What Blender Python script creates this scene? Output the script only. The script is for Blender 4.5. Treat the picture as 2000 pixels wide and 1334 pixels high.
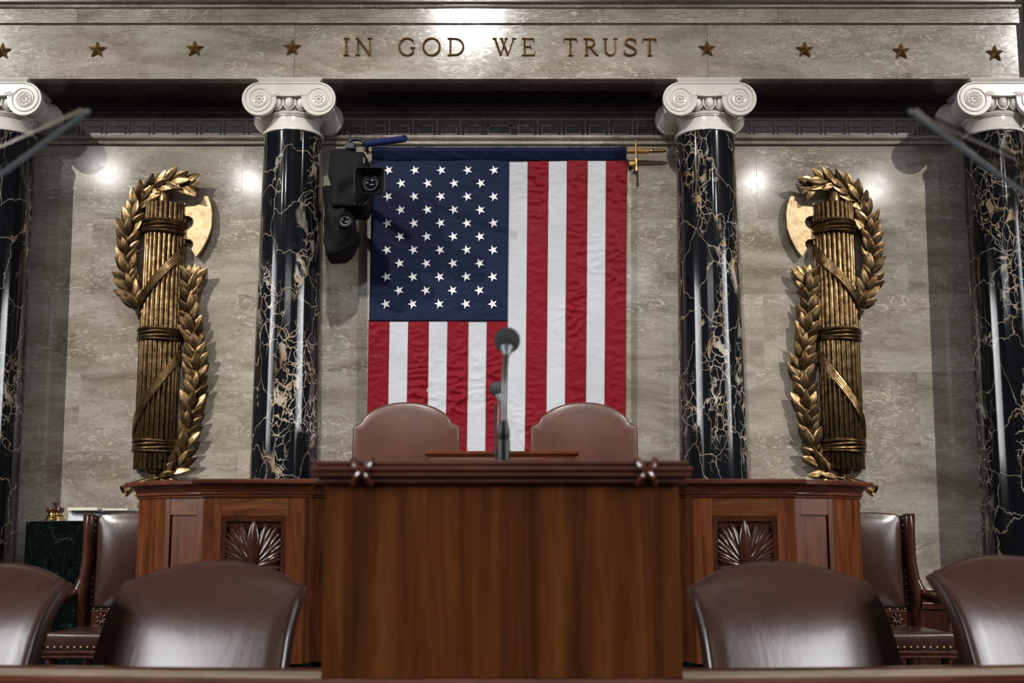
import bpy, math, random
from mathutils import Vector, Matrix, noise as mnoise
random.seed(7)
sc = bpy.context.scene
for o in list(bpy.data.objects): bpy.data.objects.remove(o)
COL = sc.collection
PI = math.pi

# ------------------------------------------------------------------ camera
FPX, CX, CY, ZC = 2400.0, 975.0, 667.0, 1.35
TH = math.atan(0.157); CT, ST = math.cos(TH), math.sin(TH)
cd = bpy.data.cameras.new('camera'); cam = bpy.data.objects.new('camera', cd); COL.objects.link(cam)
cam.location = (0, 0, ZC); cam.rotation_euler = (PI/2 + TH, 0, 0)
cd.sensor_width = 36; cd.lens = 36*FPX/2000; cd.shift_x = 0.0125; cd.clip_end = 200
cd.dof.use_dof = True; cd.dof.focus_distance = 9.7; cd.dof.aperture_fstop = 3.6
sc.camera = cam
sc.view_settings.view_transform = 'Standard'; sc.view_settings.look = 'None'
sc.view_settings.gamma = 1; sc.view_settings.exposure = -0.36

# ------------------------------------------------------------------ world and lamps
w = bpy.data.worlds.new('room_air'); sc.world = w; w.use_nodes = True
bg = w.node_tree.nodes['Background']; bg.inputs[0].default_value = (.75, .72, .7, 1); bg.inputs[1].default_value = 0.02

def aim(o, tgt):
    d = Vector(tgt) - o.location
    o.rotation_euler = d.to_track_quat('-Z', 'Y').to_euler()
def spot(name, loc, tgt, power, cone, blend, radius, color=(1, .965, .92)):
    l = bpy.data.lights.new(name, 'SPOT'); o = bpy.data.objects.new(name, l); COL.objects.link(o)
    o.location = loc; aim(o, tgt); l.energy = power; l.spot_size = math.radians(cone); l.spot_blend = blend
    l.shadow_soft_size = radius; l.color = color
    return o
def area(name, loc, tgt, power, sx, sy, color=(1, 1, 1)):
    l = bpy.data.lights.new(name, 'AREA'); o = bpy.data.objects.new(name, l); COL.objects.link(o)
    l.shape = 'RECTANGLE'; l.size = sx; l.size_y = sy
    o.location = loc; aim(o, tgt); l.energy = power; l.color = color
    return o
spot('key_spot_left', (-9.1, 0, 9.45), (-3.0, 9.3, 2.5), 7600, 39, 1.0, .06)
spot('key_spot_right', (9.1, 0, 9.45), (3.0, 9.3, 2.5), 6500, 39, 1.0, .06)
spot('key_spot_centre', (-.5, 0, 9.75), (0, 9.5, 3.0), 4100, 31, .8, .16)
for px, py in ((487, 355), (1475, 355)):      # small gallery lamps mirrored in the polished wall
    spot('gallery_lamp_inner', ((px-975)*.008612, 0, 7.21), (math.copysign(2.4, px-975), 9.8, 3.6), 130, 40, .6, .065)
spot('gallery_lamp_outer', (-6.59, 0, 7.35), (-3.0, 9.8, 3.8), 125, 40, .6, .2)
spot('gallery_lamp_outer', (6.29, 0, 7.08), (3.0, 9.8, 3.8), 115, 40, .6, .18)
area('ceiling_laylight', (0, 3.0, 11.3), (0, 3.0, 0), 230, 13, 9, (1, .97, .93))
area('gallery_light_bank', (0, -8.5, 7.2), (0, 4.0, 1.2), 110, 7, 1.2, (.95, .97, 1))
for sx in (-1, 1):
    area('chair_sheen_bank', (sx*11.5, -.8, 5.0), (sx*1.2, 3.9, .9), 200, 7, 3.8, (.95, .97, 1)).data.spread = math.radians(58)   # added for the chair sheen, unseen; spread narrowed to keep the wall dark

def at(px, py, Y):
    x = (px-CX)/FPX; u = (CY-py)/FPX
    yy = CT - u*ST; hh = ST + u*CT
    t = Y/yy
    return Vector((x*t, Y, ZC + hh*t))
def zat(py, Y): return at(CX, py, Y).z
def xat(px, py, Y): return at(px, py, Y).x

# ------------------------------------------------------------------ materials
def newmat(name):
    m = bpy.data.materials.new(name); m.use_nodes = True
    nt = m.node_tree; b = nt.nodes['Principled BSDF']
    return m, nt, b
def nd(nt, typ, **kw):
    n = nt.nodes.new(typ)
    for k, v in kw.items():
        if k.startswith('i_'): n.inputs[k[2:].replace('_', ' ')].default_value = v
        else: setattr(n, k, v)
    return n
def ramp(nt, src, stops):
    r = nt.nodes.new('ShaderNodeValToRGB'); e = r.color_ramp.elements
    while len(e) < len(stops): e.new(.5)
    for i, (p, c) in enumerate(stops):
        e[i].position = p; e[i].color = (*c, 1) if len(c) == 3 else c
    nt.links.new(src, r.inputs[0]); return r
def mixc(nt, fac, a, b, mode='MIX'):
    n = nt.nodes.new('ShaderNodeMix'); n.data_type = 'RGBA'; n.blend_type = mode
    for s, v in ((0, fac), (6, a), (7, b)):
        if hasattr(v, 'is_linked') or hasattr(v, 'links'): nt.links.new(v, n.inputs[s])
        else: n.inputs[s].default_value = v if not isinstance(v, tuple) or len(v) == 4 else (*v, 1)
    return n.outputs[2]
def mathn(nt, op, a, b=None):
    n = nt.nodes.new('ShaderNodeMath'); n.operation = op
    for i, v in enumerate((a, b)):
        if v is None: continue
        if hasattr(v, 'links'): nt.links.new(v, n.inputs[i])
        else: n.inputs[i].default_value = v
    return n.outputs[0]
def coords(nt, scale=(1, 1, 1), kind='pos', rnd=0):
    if kind == 'pos': src = nd(nt, 'ShaderNodeNewGeometry').outputs['Position']
    else: src = nd(nt, 'ShaderNodeTexCoord').outputs['Object']
    mp = nd(nt, 'ShaderNodeMapping'); mp.inputs['Scale'].default_value = scale
    nt.links.new(src, mp.inputs[0])
    if rnd:
        oi = nd(nt, 'ShaderNodeObjectInfo')
        v = nd(nt, 'ShaderNodeVectorMath', operation='SCALE'); v.inputs[0].default_value = (1.3, 2.1, 3.7)
        s = mathn(nt, 'MULTIPLY', oi.outputs['Random'], rnd); nt.links.new(s, v.inputs['Scale'])
        nt.links.new(v.outputs[0], mp.inputs['Location'])
    return mp.outputs[0]
def noise(nt, vec, scale, detail=4, rough=.55, dist=0):
    n = nd(nt, 'ShaderNodeTexNoise'); n.inputs['Scale'].default_value = scale; n.inputs['Detail'].default_value = detail
    n.inputs['Roughness'].default_value = rough; n.inputs['Distortion'].default_value = dist
    nt.links.new(vec, n.inputs['Vector']); return n.outputs['Fac']
def bump(nt, b, h, strength, dist=.01):
    n = nd(nt, 'ShaderNodeBump'); n.inputs['Strength'].default_value = strength; n.inputs['Distance'].default_value = dist
    nt.links.new(h, n.inputs['Height']); nt.links.new(n.outputs[0], b.inputs['Normal'])
def setp(b, rough=None, metal=None, spec=None, coat=None, coatr=None, sheen=None):
    if rough is not None: b.inputs['Roughness'].default_value = rough
    if metal is not None: b.inputs['Metallic'].default_value = metal
    if spec is not None: b.inputs['Specular IOR Level'].default_value = spec
    if coat is not None: b.inputs['Coat Weight'].default_value = coat
    if coatr is not None: b.inputs['Coat Roughness'].default_value = coatr
def plain(name, color, rough=.5, metal=0, spec=.5, nscale=20, var=.15, bmp=0, coat=0):
    m, nt, b = newmat(name); setp(b, rough, metal, spec, coat, .15)
    n = noise(nt, coords(nt, kind='obj'), nscale)
    lo = tuple(max(0, c*(1-var)) for c in color); hi = tuple(min(1, c*(1+var)) for c in color)
    nt.links.new(ramp(nt, n, [(.3, lo), (.7, hi)]).outputs[0], b.inputs['Base Color'])
    if bmp: bump(nt, b, n, bmp)
    return m

def stone(name, lo, mid, hi, rough):
    m, nt, b = newmat(name)
    v = coords(nt, (1, 1, 3.0), rnd=9)
    n1 = noise(nt, v, 1.5, 9, .68, .5)
    c = ramp(nt, n1, [(.34, lo), (.5, mid), (.64, hi)]).outputs[0]
    v2 = coords(nt, (1, 1, 2.2), rnd=9)
    n2 = noise(nt, v2, 9, 8, .74, 2.4)
    band = ramp(nt, noise(nt, v, 1.1, 3, .5), [(.40, (.12, .12, .12)), (.62, (1, 1, 1))]).outputs[0]   # fossil beds
    fl = ramp(nt, n2, [(.53, (0, 0, 0)), (.60, (1, 1, 1))]).outputs[0]
    c = mixc(nt, mathn(nt, 'MULTIPLY', mathn(nt, 'MULTIPLY', fl, band), .95), c, tuple(min(1, x*1.42) for x in hi))
    dk = ramp(nt, noise(nt, coords(nt, (1, 1, 3.6), rnd=9), 8, 7, .78, .9), [(.31, (1, 1, 1)), (.45, (0, 0, 0))]).outputs[0]
    c = mixc(nt, mathn(nt, 'MULTIPLY', dk, .62), c, tuple(x*.62 for x in lo))
    fg = ramp(nt, noise(nt, coords(nt, (1, 1, 2.0), rnd=9), 70, 5, .7), [(.3, (.84, .83, .82)), (.7, (1.08, 1.08, 1.08))]).outputs[0]
    c = mixc(nt, 1.0, c, fg, 'MULTIPLY')
    oi = nd(nt, 'ShaderNodeObjectInfo')
    k = mathn(nt, 'ADD', mathn(nt, 'MULTIPLY', oi.outputs['Random'], .12), .94)
    hs = nd(nt, 'ShaderNodeHueSaturation'); nt.links.new(c, hs.inputs['Color']); nt.links.new(k, hs.inputs['Value'])
    nt.links.new(hs.outputs[0], b.inputs['Base Color'])
    setp(b, rough, 0, .5)
    r = ramp(nt, n2, [(.3, (rough*.8,)*3), (.75, (min(1, rough*1.6),)*3)]); nt.links.new(r.outputs[0], b.inputs['Roughness'])
    return m
M = {}
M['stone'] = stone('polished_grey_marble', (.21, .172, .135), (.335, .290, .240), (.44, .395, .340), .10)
M['stone_dark'] = stone('brown_and_shaded_marble', (.058, .042, .036), (.085, .064, .055), (.12, .096, .084), .24)  # brown upper frieze; under the soffit this dark tone paints in the shade
M['stone_key'] = stone('key_relief_marble', (.13, .105, .09), (.18, .148, .13), (.23, .195, .17), .3)  # relief toned below the wall stone, some soffit shade in its colour
M['joint'] = plain('pale_joint', (.5, .47, .43), .7)

def black_marble(name):
    m, nt, b = newmat(name)
    v = coords(nt, (1, 1, .62), rnd=23)
    dn = nd(nt, 'ShaderNodeTexNoise'); dn.inputs['Scale'].default_value = 5; dn.inputs['Detail'].default_value = 4
    nt.links.new(v, dn.inputs['Vector'])
    sub = nd(nt, 'ShaderNodeVectorMath', operation='SUBTRACT'); nt.links.new(dn.outputs['Color'], sub.inputs[0]); sub.inputs[1].default_value = (.5, .5, .5)
    scl = nd(nt, 'ShaderNodeVectorMath', operation='SCALE'); nt.links.new(sub.outputs[0], scl.inputs[0]); scl.inputs['Scale'].default_value = .24
    add = nd(nt, 'ShaderNodeVectorMath', operation='ADD'); nt.links.new(v, add.inputs[0]); nt.links.new(scl.outputs[0], add.inputs[1])
    dv = add.outputs[0]
    def vor(scale, feat):
        x = nd(nt, 'ShaderNodeTexVoronoi', feature=feat); x.inputs['Scale'].default_value = scale
        nt.links.new(dv, x.inputs['Vector']); return x
    mask = ramp(nt, noise(nt, coords(nt, (2.6, 2.6, .75), rnd=23), 1.5, 3), [(.50, (0, 0, 0)), (.60, (1, 1, 1))]).outputs[0]
    fine = ramp(nt, vor(15, 'DISTANCE_TO_EDGE').outputs['Distance'], [(.015, (1, 1, 1)), (.045, (0, 0, 0))]).outputs[0]
    fine = mathn(nt, 'MULTIPLY', fine, mask)
    big = ramp(nt, vor(4.3, 'DISTANCE_TO_EDGE').outputs['Distance'], [(.004, (.75, .75, .75)), (.014, (0, 0, 0))]).outputs[0]
    blot = ramp(nt, noise(nt, dv, 9, 3, .5, .5), [(.6, (0, 0, 0)), (.635, (1, 1, 1))]).outputs[0]
    blot = mathn(nt, 'MULTIPLY', blot, mask)
    fac = mathn(nt, 'MAXIMUM', mathn(nt, 'MAXIMUM', fine, big), blot)
    vein = ramp(nt, noise(nt, v, 6, 3), [(.35, (.40, .37, .32)), (.62, (.36, .25, .15))]).outputs[0]
    c = mixc(nt, fac, (.006, .007, .009, 1), vein)
    nt.links.new(c, b.inputs['Base Color']); setp(b, .09, 0, .55)
    return m
M['black'] = black_marble('black_and_gold_marble')
M['white'] = plain('white_marble', (.66, .62, .57), .2, 0, .5, 8, .05)
def green_marble():
    m, nt, b = newmat('green_marble')
    v = coords(nt, (1, 1, .7))
    n = noise(nt, v, 9, 8, .75, 2.2)
    c = ramp(nt, n, [(.3, (.0014, .0025, .0022)), (.55, (.003, .0058, .005)), (.62, (.009, .018, .0145)), (.68, (.10, .12, .098))]).outputs[0]
    nt.links.new(c, b.inputs['Base Color']); setp(b, .12)
    return m
M['green'] = green_marble()

def wood(name, dark, mid, lite, rough=.28, coat=.35, sc_=(9, 9, .8), scale=2.2, warp=.9):
    m, nt, b = newmat(name)
    v = coords(nt, sc_, rnd=5, kind='obj')
    n = noise(nt, v, scale, 6, .6, warp)
    c = ramp(nt, n, [(.28, dark), (.5, mid), (.74, lite)]).outputs[0]
    f = noise(nt, coords(nt, tuple(s*8 for s in sc_), kind='obj'), 3, 3)
    c = mixc(nt, .35, c, ramp(nt, f, [(.35, (.35, .3, .28)), (.65, (1, 1, 1))]).outputs[0], 'MULTIPLY')
    nt.links.new(c, b.inputs['Base Color']); setp(b, rough, 0, .5 if coat else .22, coat, .12)
    bump(nt, b, f, .05, .002)
    return m
M['wood'] = wood('walnut', (.058, .015, .005), (.135, .037, .011), (.225, .072, .023))
M['wood_h'] = wood('walnut_crosswise', (.065, .018, .006), (.145, .044, .014), (.25, .085, .028), sc_=(.9, .9, 9))
M['wood_dark'] = wood('dark_mahogany', (.035, .010, .006), (.062, .019, .010), (.105, .036, .018), .2, .5)
M['wood_red'] = wood('red_mahogany_moulding', (.060, .016, .008), (.13, .036, .018), (.20, .064, .032), .2, .5, sc_=(.9, .9, 9))
M['wood_veneer'] = wood('lectern_veneer', (.044, .010, .0018), (.130, .034, .0054), (.255, .080, .0135), .5, 0, sc_=(6.5, 6.5, .32), scale=2.1, warp=.7)
M['tan'] = wood('tan_wood_ledge', (.56, .43, .30), (.70, .56, .41), (.78, .65, .50), .4, .2, sc_=(.8, .8, 6))
def leather(name, a, b_, rough, bscale=60):
    m, nt, b = newmat(name)
    v = coords(nt, kind='obj')
    n = noise(nt, v, 5, 5, .6); c = ramp(nt, n, [(.3, a), (.7, b_)]).outputs[0]
    nt.links.new(c, b.inputs['Base Color']); setp(b, rough, 0, .5, .35, .22)
    h = noise(nt, v, bscale, 4, .6); h2 = noise(nt, coords(nt, (1, 1, .35), kind='obj'), 9, 4, .6, 1)
    bump(nt, b, mathn(nt, 'ADD', mathn(nt, 'MULTIPLY', h, .18), h2), .10, .02)
    return m
M['leather'] = leather('brown_leather', (.066, .025, .0165), (.105, .042, .028), .36)
M['leather_dark'] = leather('dark_brown_leather', (.036, .0135, .0095), (.060, .024, .017), .32)
M['leather2'] = leather('chestnut_leather', (.054, .018, .010), (.086, .031, .019), .36)
M['piping'] = leather('leather_piping', (.055, .026, .022), (.09, .042, .036), .3)
def bronze(name, lo, mid, hi, rough):
    m, nt, b = newmat(name)
    v = coords(nt, kind='pos')
    n = noise(nt, v, 16, 6, .7)
    c = ramp(nt, n, [(.34, lo), (.5, mid), (.66, hi)]).outputs[0]
    nt.links.new(c, b.inputs['Base Color']); setp(b, rough, 1)
    r = ramp(nt, n, [(.3, (min(1, rough*1.4),)*3), (.7, (rough*.8,)*3)]); nt.links.new(r.outputs[0], b.inputs['Roughness'])
    bump(nt, b, noise(nt, v, 60, 3), .12, .004)
    return m
M['bronze'] = bronze('aged_bronze', (.055, .032, .013), (.215, .135, .062), (.46, .31, .165), .33)
M['bronze_dark'] = bronze('dark_bronze', (.04, .024, .010), (.13, .081, .037), (.27, .178, .088), .36)
M['bronze_light'] = bronze('polished_bronze_blade', (.36, .25, .13), (.52, .38, .22), (.62, .48, .31), .38)
M['gold'] = bronze('gilded_bronze', (.20, .12, .045), (.42, .26, .105), (.58, .38, .16), .4)
M['brass'] = plain('brass', (.55, .38, .14), .25, 1, .5, 15, .2)
def cloth(name, col, rough, sheen, amt):
    m, nt, b = newmat(name)
    v = coords(nt, kind='pos'); n = noise(nt, v, 3, 3)
    c = ramp(nt, n, [(.3, tuple(x*.92 for x in col)), (.7, tuple(min(1, x*1.06) for x in col))]).outputs[0]
    nt.links.new(c, b.inputs['Base Color']); setp(b, rough, 0, .08)
    b.inputs['Sheen Weight'].default_value = sheen
    h = noise(nt, coords(nt, (1, 1, 1.8)), 9, 5, .6, 1.2)
    bump(nt, b, h, amt, .03)
    return m
M['red'] = cloth('red_satin', (.155, .005, .0108), .45, 0, .24)
M['whitecloth'] = cloth('white_satin', (.41, .425, .455), .5, 0, .08)
M['navy'] = cloth('navy_satin', (.0075, .0125, .036), .6, 0, .2)
M['star'] = plain('embroidered_white', (.66, .67, .69), .6)
M['blackcloth'] = plain('black_nylon', (.0022, .0022, .0026), .75, 0, .2, 12, .3, .3)
M['blackplastic'] = plain('black_plastic', (.006, .006, .0065), .4, 0, .4)
M['greyfoam'] = plain('dark_foam', (.06, .06, .064), .9, 0, .2, 300, .3, .3)
M['gunmetal'] = plain('grey_metal', (.22, .225, .23), .45, .6, .5)
M['blue'] = plain('blue_plastic_tube', (.010, .018, .075), .35)
M['pole'] = wood('varnished_pole', (.28, .12, .03), (.42, .20, .06), (.55, .28, .10), .3, .4, sc_=(1, 9, 9))
M['paper'] = plain('cream_paper', (.72, .66, .52), .8, 0, .3, 6, .05)
M['whitepaper'] = plain('white_paper', (.70, .72, .76), .8, 0, .3, 6, .04)
M['greycard'] = plain('grey_card', (.12, .12, .125), .7)
M['carpet'] = plain('dark_blue_carpet', (.02, .022, .04), .95, 0, .1, 80, .3, .4)
M['plaster'] = plain('ceiling_plaster', (.45, .42, .38), .8)
m, nt, b = newmat('lens_glass'); setp(b, .03, 0, .8, 1, .02); b.inputs['Base Color'].default_value = (.004, .004, .008, 1); M['lens'] = m
m, nt, b = newmat('prompter_glass')           # thin half-silvered sheet: mostly clear, part mirror
tr_ = nd(nt, 'ShaderNodeBsdfTransparent'); gl_ = nd(nt, 'ShaderNodeBsdfGlossy'); mx_ = nd(nt, 'ShaderNodeMixShader')
gl_.inputs['Roughness'].default_value = .06; gl_.inputs['Color'].default_value = (.8, .78, .75, 1)
nt.links.new(ramp(nt, noise(nt, coords(nt, kind='obj'), 6), [(.3, (.80, .80, .80)), (.7, (.86, .86, .86))]).outputs[0], tr_.inputs['Color'])
mx_.inputs[0].default_value = .36
nt.links.new(tr_.outputs[0], mx_.inputs[1]); nt.links.new(gl_.outputs[0], mx_.inputs[2]); nt.links.new(mx_.outputs[0], nt.nodes['Material Output'].inputs['Surface'])
M['glass'] = m
m, nt, b = newmat('ground_glass_edge'); setp(b, .3); b.inputs['Base Color'].default_value = (.16, .18, .19, 1); M['glassedge'] = m
def knit_nails():
    return plain('antique_nails', (.42, .30, .18), .3, 1)
M['nail'] = knit_nails()

# ------------------------------------------------------------------ mesh helpers
ORG = {}
class MB:
    def __init__(s): s.v = []; s.f = []
    def add(s, vs, fs):
        k = len(s.v); s.v += [Vector(x) for x in vs]; s.f += [tuple(i+k for i in f) for f in fs]; return s
    def box(s, x0, x1, y0, y1, z0, z1):
        return s.add([(x, y, z) for z in (z0, z1) for y in (y0, y1) for x in (x0, x1)],
                     [(0, 2, 3, 1), (4, 5, 7, 6), (0, 1, 5, 4), (2, 6, 7, 3), (0, 4, 6, 2), (1, 3, 7, 5)])
    def prism(s, poly, y0, y1):           # poly in (x, z), extruded in y
        n = len(poly)
        vs = [(x, y0, z) for x, z in poly] + [(x, y1, z) for x, z in poly]
        fs = [tuple(range(n)), tuple(range(2*n-1, n-1, -1))] + [(i, i+n, (i+1) % n+n, (i+1) % n) for i in range(n)]
        return s.add(vs, fs)
    def slab(s, poly, z0, z1):            # poly in (x, y), extruded in z
        n = len(poly)
        vs = [(x, y, z0) for x, y in poly] + [(x, y, z1) for x, y in poly]
        fs = [tuple(range(n-1, -1, -1)), tuple(range(n, 2*n))] + [(i, (i+1) % n, (i+1) % n+n, i+n) for i in range(n)]
        return s.add(vs, fs)
    def rings(s, rr, closed=True, cap0=True, cap1=True):
        n = len(rr[0]); vs = [p for r in rr for p in r]; fs = []
        m = n if closed else n-1
        for j in range(len(rr)-1):
            for i in range(m):
                a = j*n+i; b_ = j*n+(i+1) % n; fs.append((a, b_, b_+n, a+n))
        if cap0 and closed: fs.append(tuple(range(n-1, -1, -1)))
        if cap1 and closed: k = (len(rr)-1)*n; fs.append(tuple(range(k, k+n)))
        return s.add(vs, fs)
    def lathe(s, prof, c=(0, 0, 0), axis='Z', n=32, a0=0, a1=2*PI):
        c = Vector(c); full = abs(a1-a0-2*PI) < 1e-6; rr = []
        for r, h in prof:
            ring = []
            for i in range(n if full else n+1):
                a = a0+(a1-a0)*i/n; x, y = r*math.cos(a), r*math.sin(a)
                p = {'Z': (x, y, h), 'Y': (x, h, -y), 'X': (h, x, y)}[axis]
                ring.append(c+Vector(p))
            rr.append(ring)
        return s.rings(rr, full, full, full)
    def tube(s, path, rad, n=8, caps=True, flat=1.0, upv=None):
        path = [Vector(p) for p in path]; rr = []; pn = None
        for i, p in enumerate(path):
            t = (path[min(i+1, len(path)-1)]-path[max(i-1, 0)]).normalized()
            if pn is None:
                up = Vector(upv) if upv else (Vector((0, 0, 1)) if abs(t.z) < .9 else Vector((0, 1, 0)))
            else: up = pn
            b_ = t.cross(up)
            if b_.length < 1e-6: b_ = t.orthogonal()
            b_.normalize(); nn = b_.cross(t).normalized(); pn = nn
            r = rad[i] if isinstance(rad, (list, tuple)) else rad
            rr.append([p+(b_*math.cos(2*PI*k/n)+nn*math.sin(2*PI*k/n)*flat)*r for k in range(n)])
        return s.rings(rr, True, caps, caps)
    def sphere(s, c, r, nu=16, nv=10):
        rx, ry, rz = r if isinstance(r, (tuple, list)) else (r, r, r)
        c = Vector(c); rr = []
        for j in range(1, nv):
            a = PI*j/nv
            rr.append([c+Vector((rx*math.sin(a)*math.cos(2*PI*i/nu), ry*math.sin(a)*math.sin(2*PI*i/nu), -rz*math.cos(a))) for i in range(nu)])
        return s.rings(rr)
    def sweep(s, path, prof, closed=False):   # path (x,y) left to right, prof (out, z) with out toward the viewer side
        n = len(path); rr = []
        for i in range(n):
            p = Vector(path[i])
            def nrm(a, b_):
                t = (Vector(b_)-Vector(a)).normalized(); return Vector((t.y, -t.x))
            if closed: n1, n2 = nrm(path[i-1], path[i]), nrm(path[i], path[(i+1) % n])
            else:
                n1 = nrm(path[max(i-1, 0)], path[max(i-1, 0)+1]); k = min(i, n-2); n2 = nrm(path[k], path[k+1])
            mv = (n1+n2)/max(.25, 1+n1.dot(n2))
            rr.append([Vector((p.x+mv.x*o, p.y+mv.y*o, z)) for o, z in prof])
        if closed: rr.append(rr[0])
        k = len(prof); vs = [q for r in rr for q in r]; fs = []
        for j in range(len(rr)-1):
            for i in range(k-1):
                a = j*k+i; fs.append((a, a+k, a+k+1, a+1))
        if not closed:
            fs.append(tuple(range(k))); fs.append(tuple(range(len(vs)-1, len(vs)-k-1, -1)))
        return s.add(vs, fs)
    def xf(s, m): s.v = [m @ v for v in s.v]; return s
    def build(s, name, mat, parent=None, smooth=False, bevel=0, world=True, angle=40):
        me = bpy.data.meshes.new(name)
        o = Vector((0, 0, 0))
        if parent is not None and world: o = ORG.get(parent.name, o)
        me.from_pydata([tuple(v-o) for v in s.v], [], s.f); me.update()
        me.materials.append(M[mat] if isinstance(mat, str) else mat)
        import bmesh
        bm = bmesh.new(); bm.from_mesh(me); bmesh.ops.recalc_face_normals(bm, faces=bm.faces); bm.to_mesh(me); bm.free()
        ob = bpy.data.objects.new(name, me); COL.objects.link(ob)
        if parent is not None: ob.parent = parent
        ORG[ob.name] = o.copy()
        if smooth:
            for p in me.polygons: p.use_smooth = True
            try: me.set_sharp_from_angle(angle=math.radians(angle))
            except Exception: pass
        if bevel:
            bv = ob.modifiers.new('edge_softening', 'BEVEL'); bv.width = bevel; bv.segments = 2; bv.limit_method = 'ANGLE'; bv.angle_limit = math.radians(50)
        return ob
def B(*a): return MB().box(*a)
def tag(o, label=None, cat=None, group=None, kind=None):
    if label: o['label'] = label
    if cat: o['category'] = cat
    if group: o['group'] = group
    if kind: o['kind'] = kind
    return o
def thing(name, loc, label, cat, group=None, rotz=0):
    o = bpy.data.objects.new(name, None); COL.objects.link(o); o.location = loc; o.rotation_euler = (0, 0, rotz)
    o.empty_display_size = .1
    ORG[o.name] = Vector(loc); return tag(o, label, cat, group)
def inst(src, parent, mat4=None, name=None):
    o = src.copy(); COL.objects.link(o); o.parent = parent
    if name: o.name = name
    if mat4 is not None: o.matrix_basis = mat4
    return o
def crom(pts, n):
    pts = [Vector(p) for p in pts]; out = []
    q = [pts[0]*2-pts[1]]+pts+[pts[-1]*2-pts[-2]]
    for i in range(len(pts)-1):
        a, b_, c, d = q[i:i+4]
        for k in range(n):
            t = k/n
            out.append(.5*((2*b_)+(c-a)*t+(2*a-5*b_+4*c-d)*t*t+(3*b_-a-3*c+d)*t**3))
    out.append(pts[-1]); return out
def pillow(outline, y_back, y_front, rad, bulge, steps=6, power=2.0):
    """closed cushion from an (x,z) outline; front toward -y"""
    n = len(outline); P2 = [Vector(p) for p in outline]
    cx = sum((p.x for p in P2))/n; cz = (max(p.y for p in P2)+min(p.y for p in P2))/2
    c = Vector((cx, cz)); nr = []
    area2 = sum(P2[i].x*P2[(i+1) % n].y-P2[(i+1) % n].x*P2[i].y for i in range(n))
    sg = 1 if area2 > 0 else -1
    for i in range(n):
        t = (P2[(i+1) % n]-P2[i-1]).normalized(); nr.append(Vector((-t.y, t.x))*sg)
    def inset(d): return [p+q*d for p, q in zip(P2, nr)]
    rr = []
    def ring(pp, y): rr.append([Vector((p.x, y, p.y)) for p in pp])
    ring(inset(rad), y_back); ring(inset(rad*.3), y_back-rad*.3 if y_back > y_front else y_back); ring(P2, y_back-rad)
    ring(P2, y_front+rad)
    for k in (1, 2, 3):
        a = k/3*PI/2; ring(inset(rad*(1-math.cos(a))), y_front+rad*(1-math.sin(a)))
    base = inset(rad)
    hx = max(p.x for p in P2)-cx; hz = max(p.y for p in P2)-cz
    def dome(p):
        a = min(1, abs((p.x-cx)/hx)); b2 = min(1, abs((p.y-cz)/hz))
        return (1-a**power)*(1-b2**power)
    for k in range(1, steps):
        s = 1-(k/steps)**1.3; pp = [c+(p-c)*s for p in base]
        rr.append([Vector((p.x, y_front-bulge*dome(p), p.y)) for p in pp])
    m = MB(); m.rings(rr, True, True, False)
    k = (len(rr)-1)*n; m.v.append(Vector((c.x, y_front-bulge, c.y))); ci = len(m.v)-1
    for i in range(n): m.f.append((k+i, k+(i+1) % n, ci))
    return m

# ================================================================== SETTING
YW = 10.0
XW = 6.2
ZCAP = zat(154, 9.42)                     # underside of the entablature
Z_M0, Z_M1 = zat(284, YW), zat(268, YW)   # wall moulding
wall = tag(B(-XW, XW, YW+.0015, YW+.3, 0, 7.2).build('wall_back', 'joint'), 'grey polished marble wall behind the rostrum', None, None, 'structure')
ORG['wall_back'] = Vector((0, 0, 0))
zj = [0.29, zat(1036, YW), zat(880, YW), zat(726, YW), zat(575, YW), zat(428, YW), Z_M0+.01]
vj = {0: [180, 790, 1180, 1790], 1: [463, 850, 1100, 1499], 2: [154, 620, 975, 1330, 1795], 3: [463, 800, 1150, 1492], 4: [178, 640, 1230, 1771], 5: [473, 975, 1478]}
for r in range(6):
    zm = (zj[r]+zj[r+1])/2
    ym = CY - FPX*((-YW*ST+(zm-ZC)*CT)/(YW*CT+(zm-ZC)*ST))
    xs = [-XW]+[xat(p, ym, YW) for p in vj[r]]+[XW]
    for a, b_ in zip(xs, xs[1:]):
        B(a+.0014, b_-.0014, YW, YW+.02, zj[r]+.0014, zj[r+1]-.0014).build('marble_slab', 'stone', wall)

zbb = zat(1150, 9.96)
bb = tag(B(-XW, XW, 9.965, YW-.001, .29, zbb-.03).build('baseboard_back', 'wood_dark'), 'dark wooden wainscot along the foot of the marble wall', None, None, 'structure')
MB().sweep([(-XW, 9.965), (XW, 9.965)], [(-.03, zbb-.04), (.006, zbb-.04), (.012, zbb-.03), (.014, zbb-.012), (.008, zbb), (-.03, zbb)]).build('cap_moulding', 'wood_dark', bb, True)
B(-XW, XW, 9.95, 9.967, zbb-.16, zbb-.11).build('rail', 'wood_dark', bb, bevel=.003)
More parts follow.
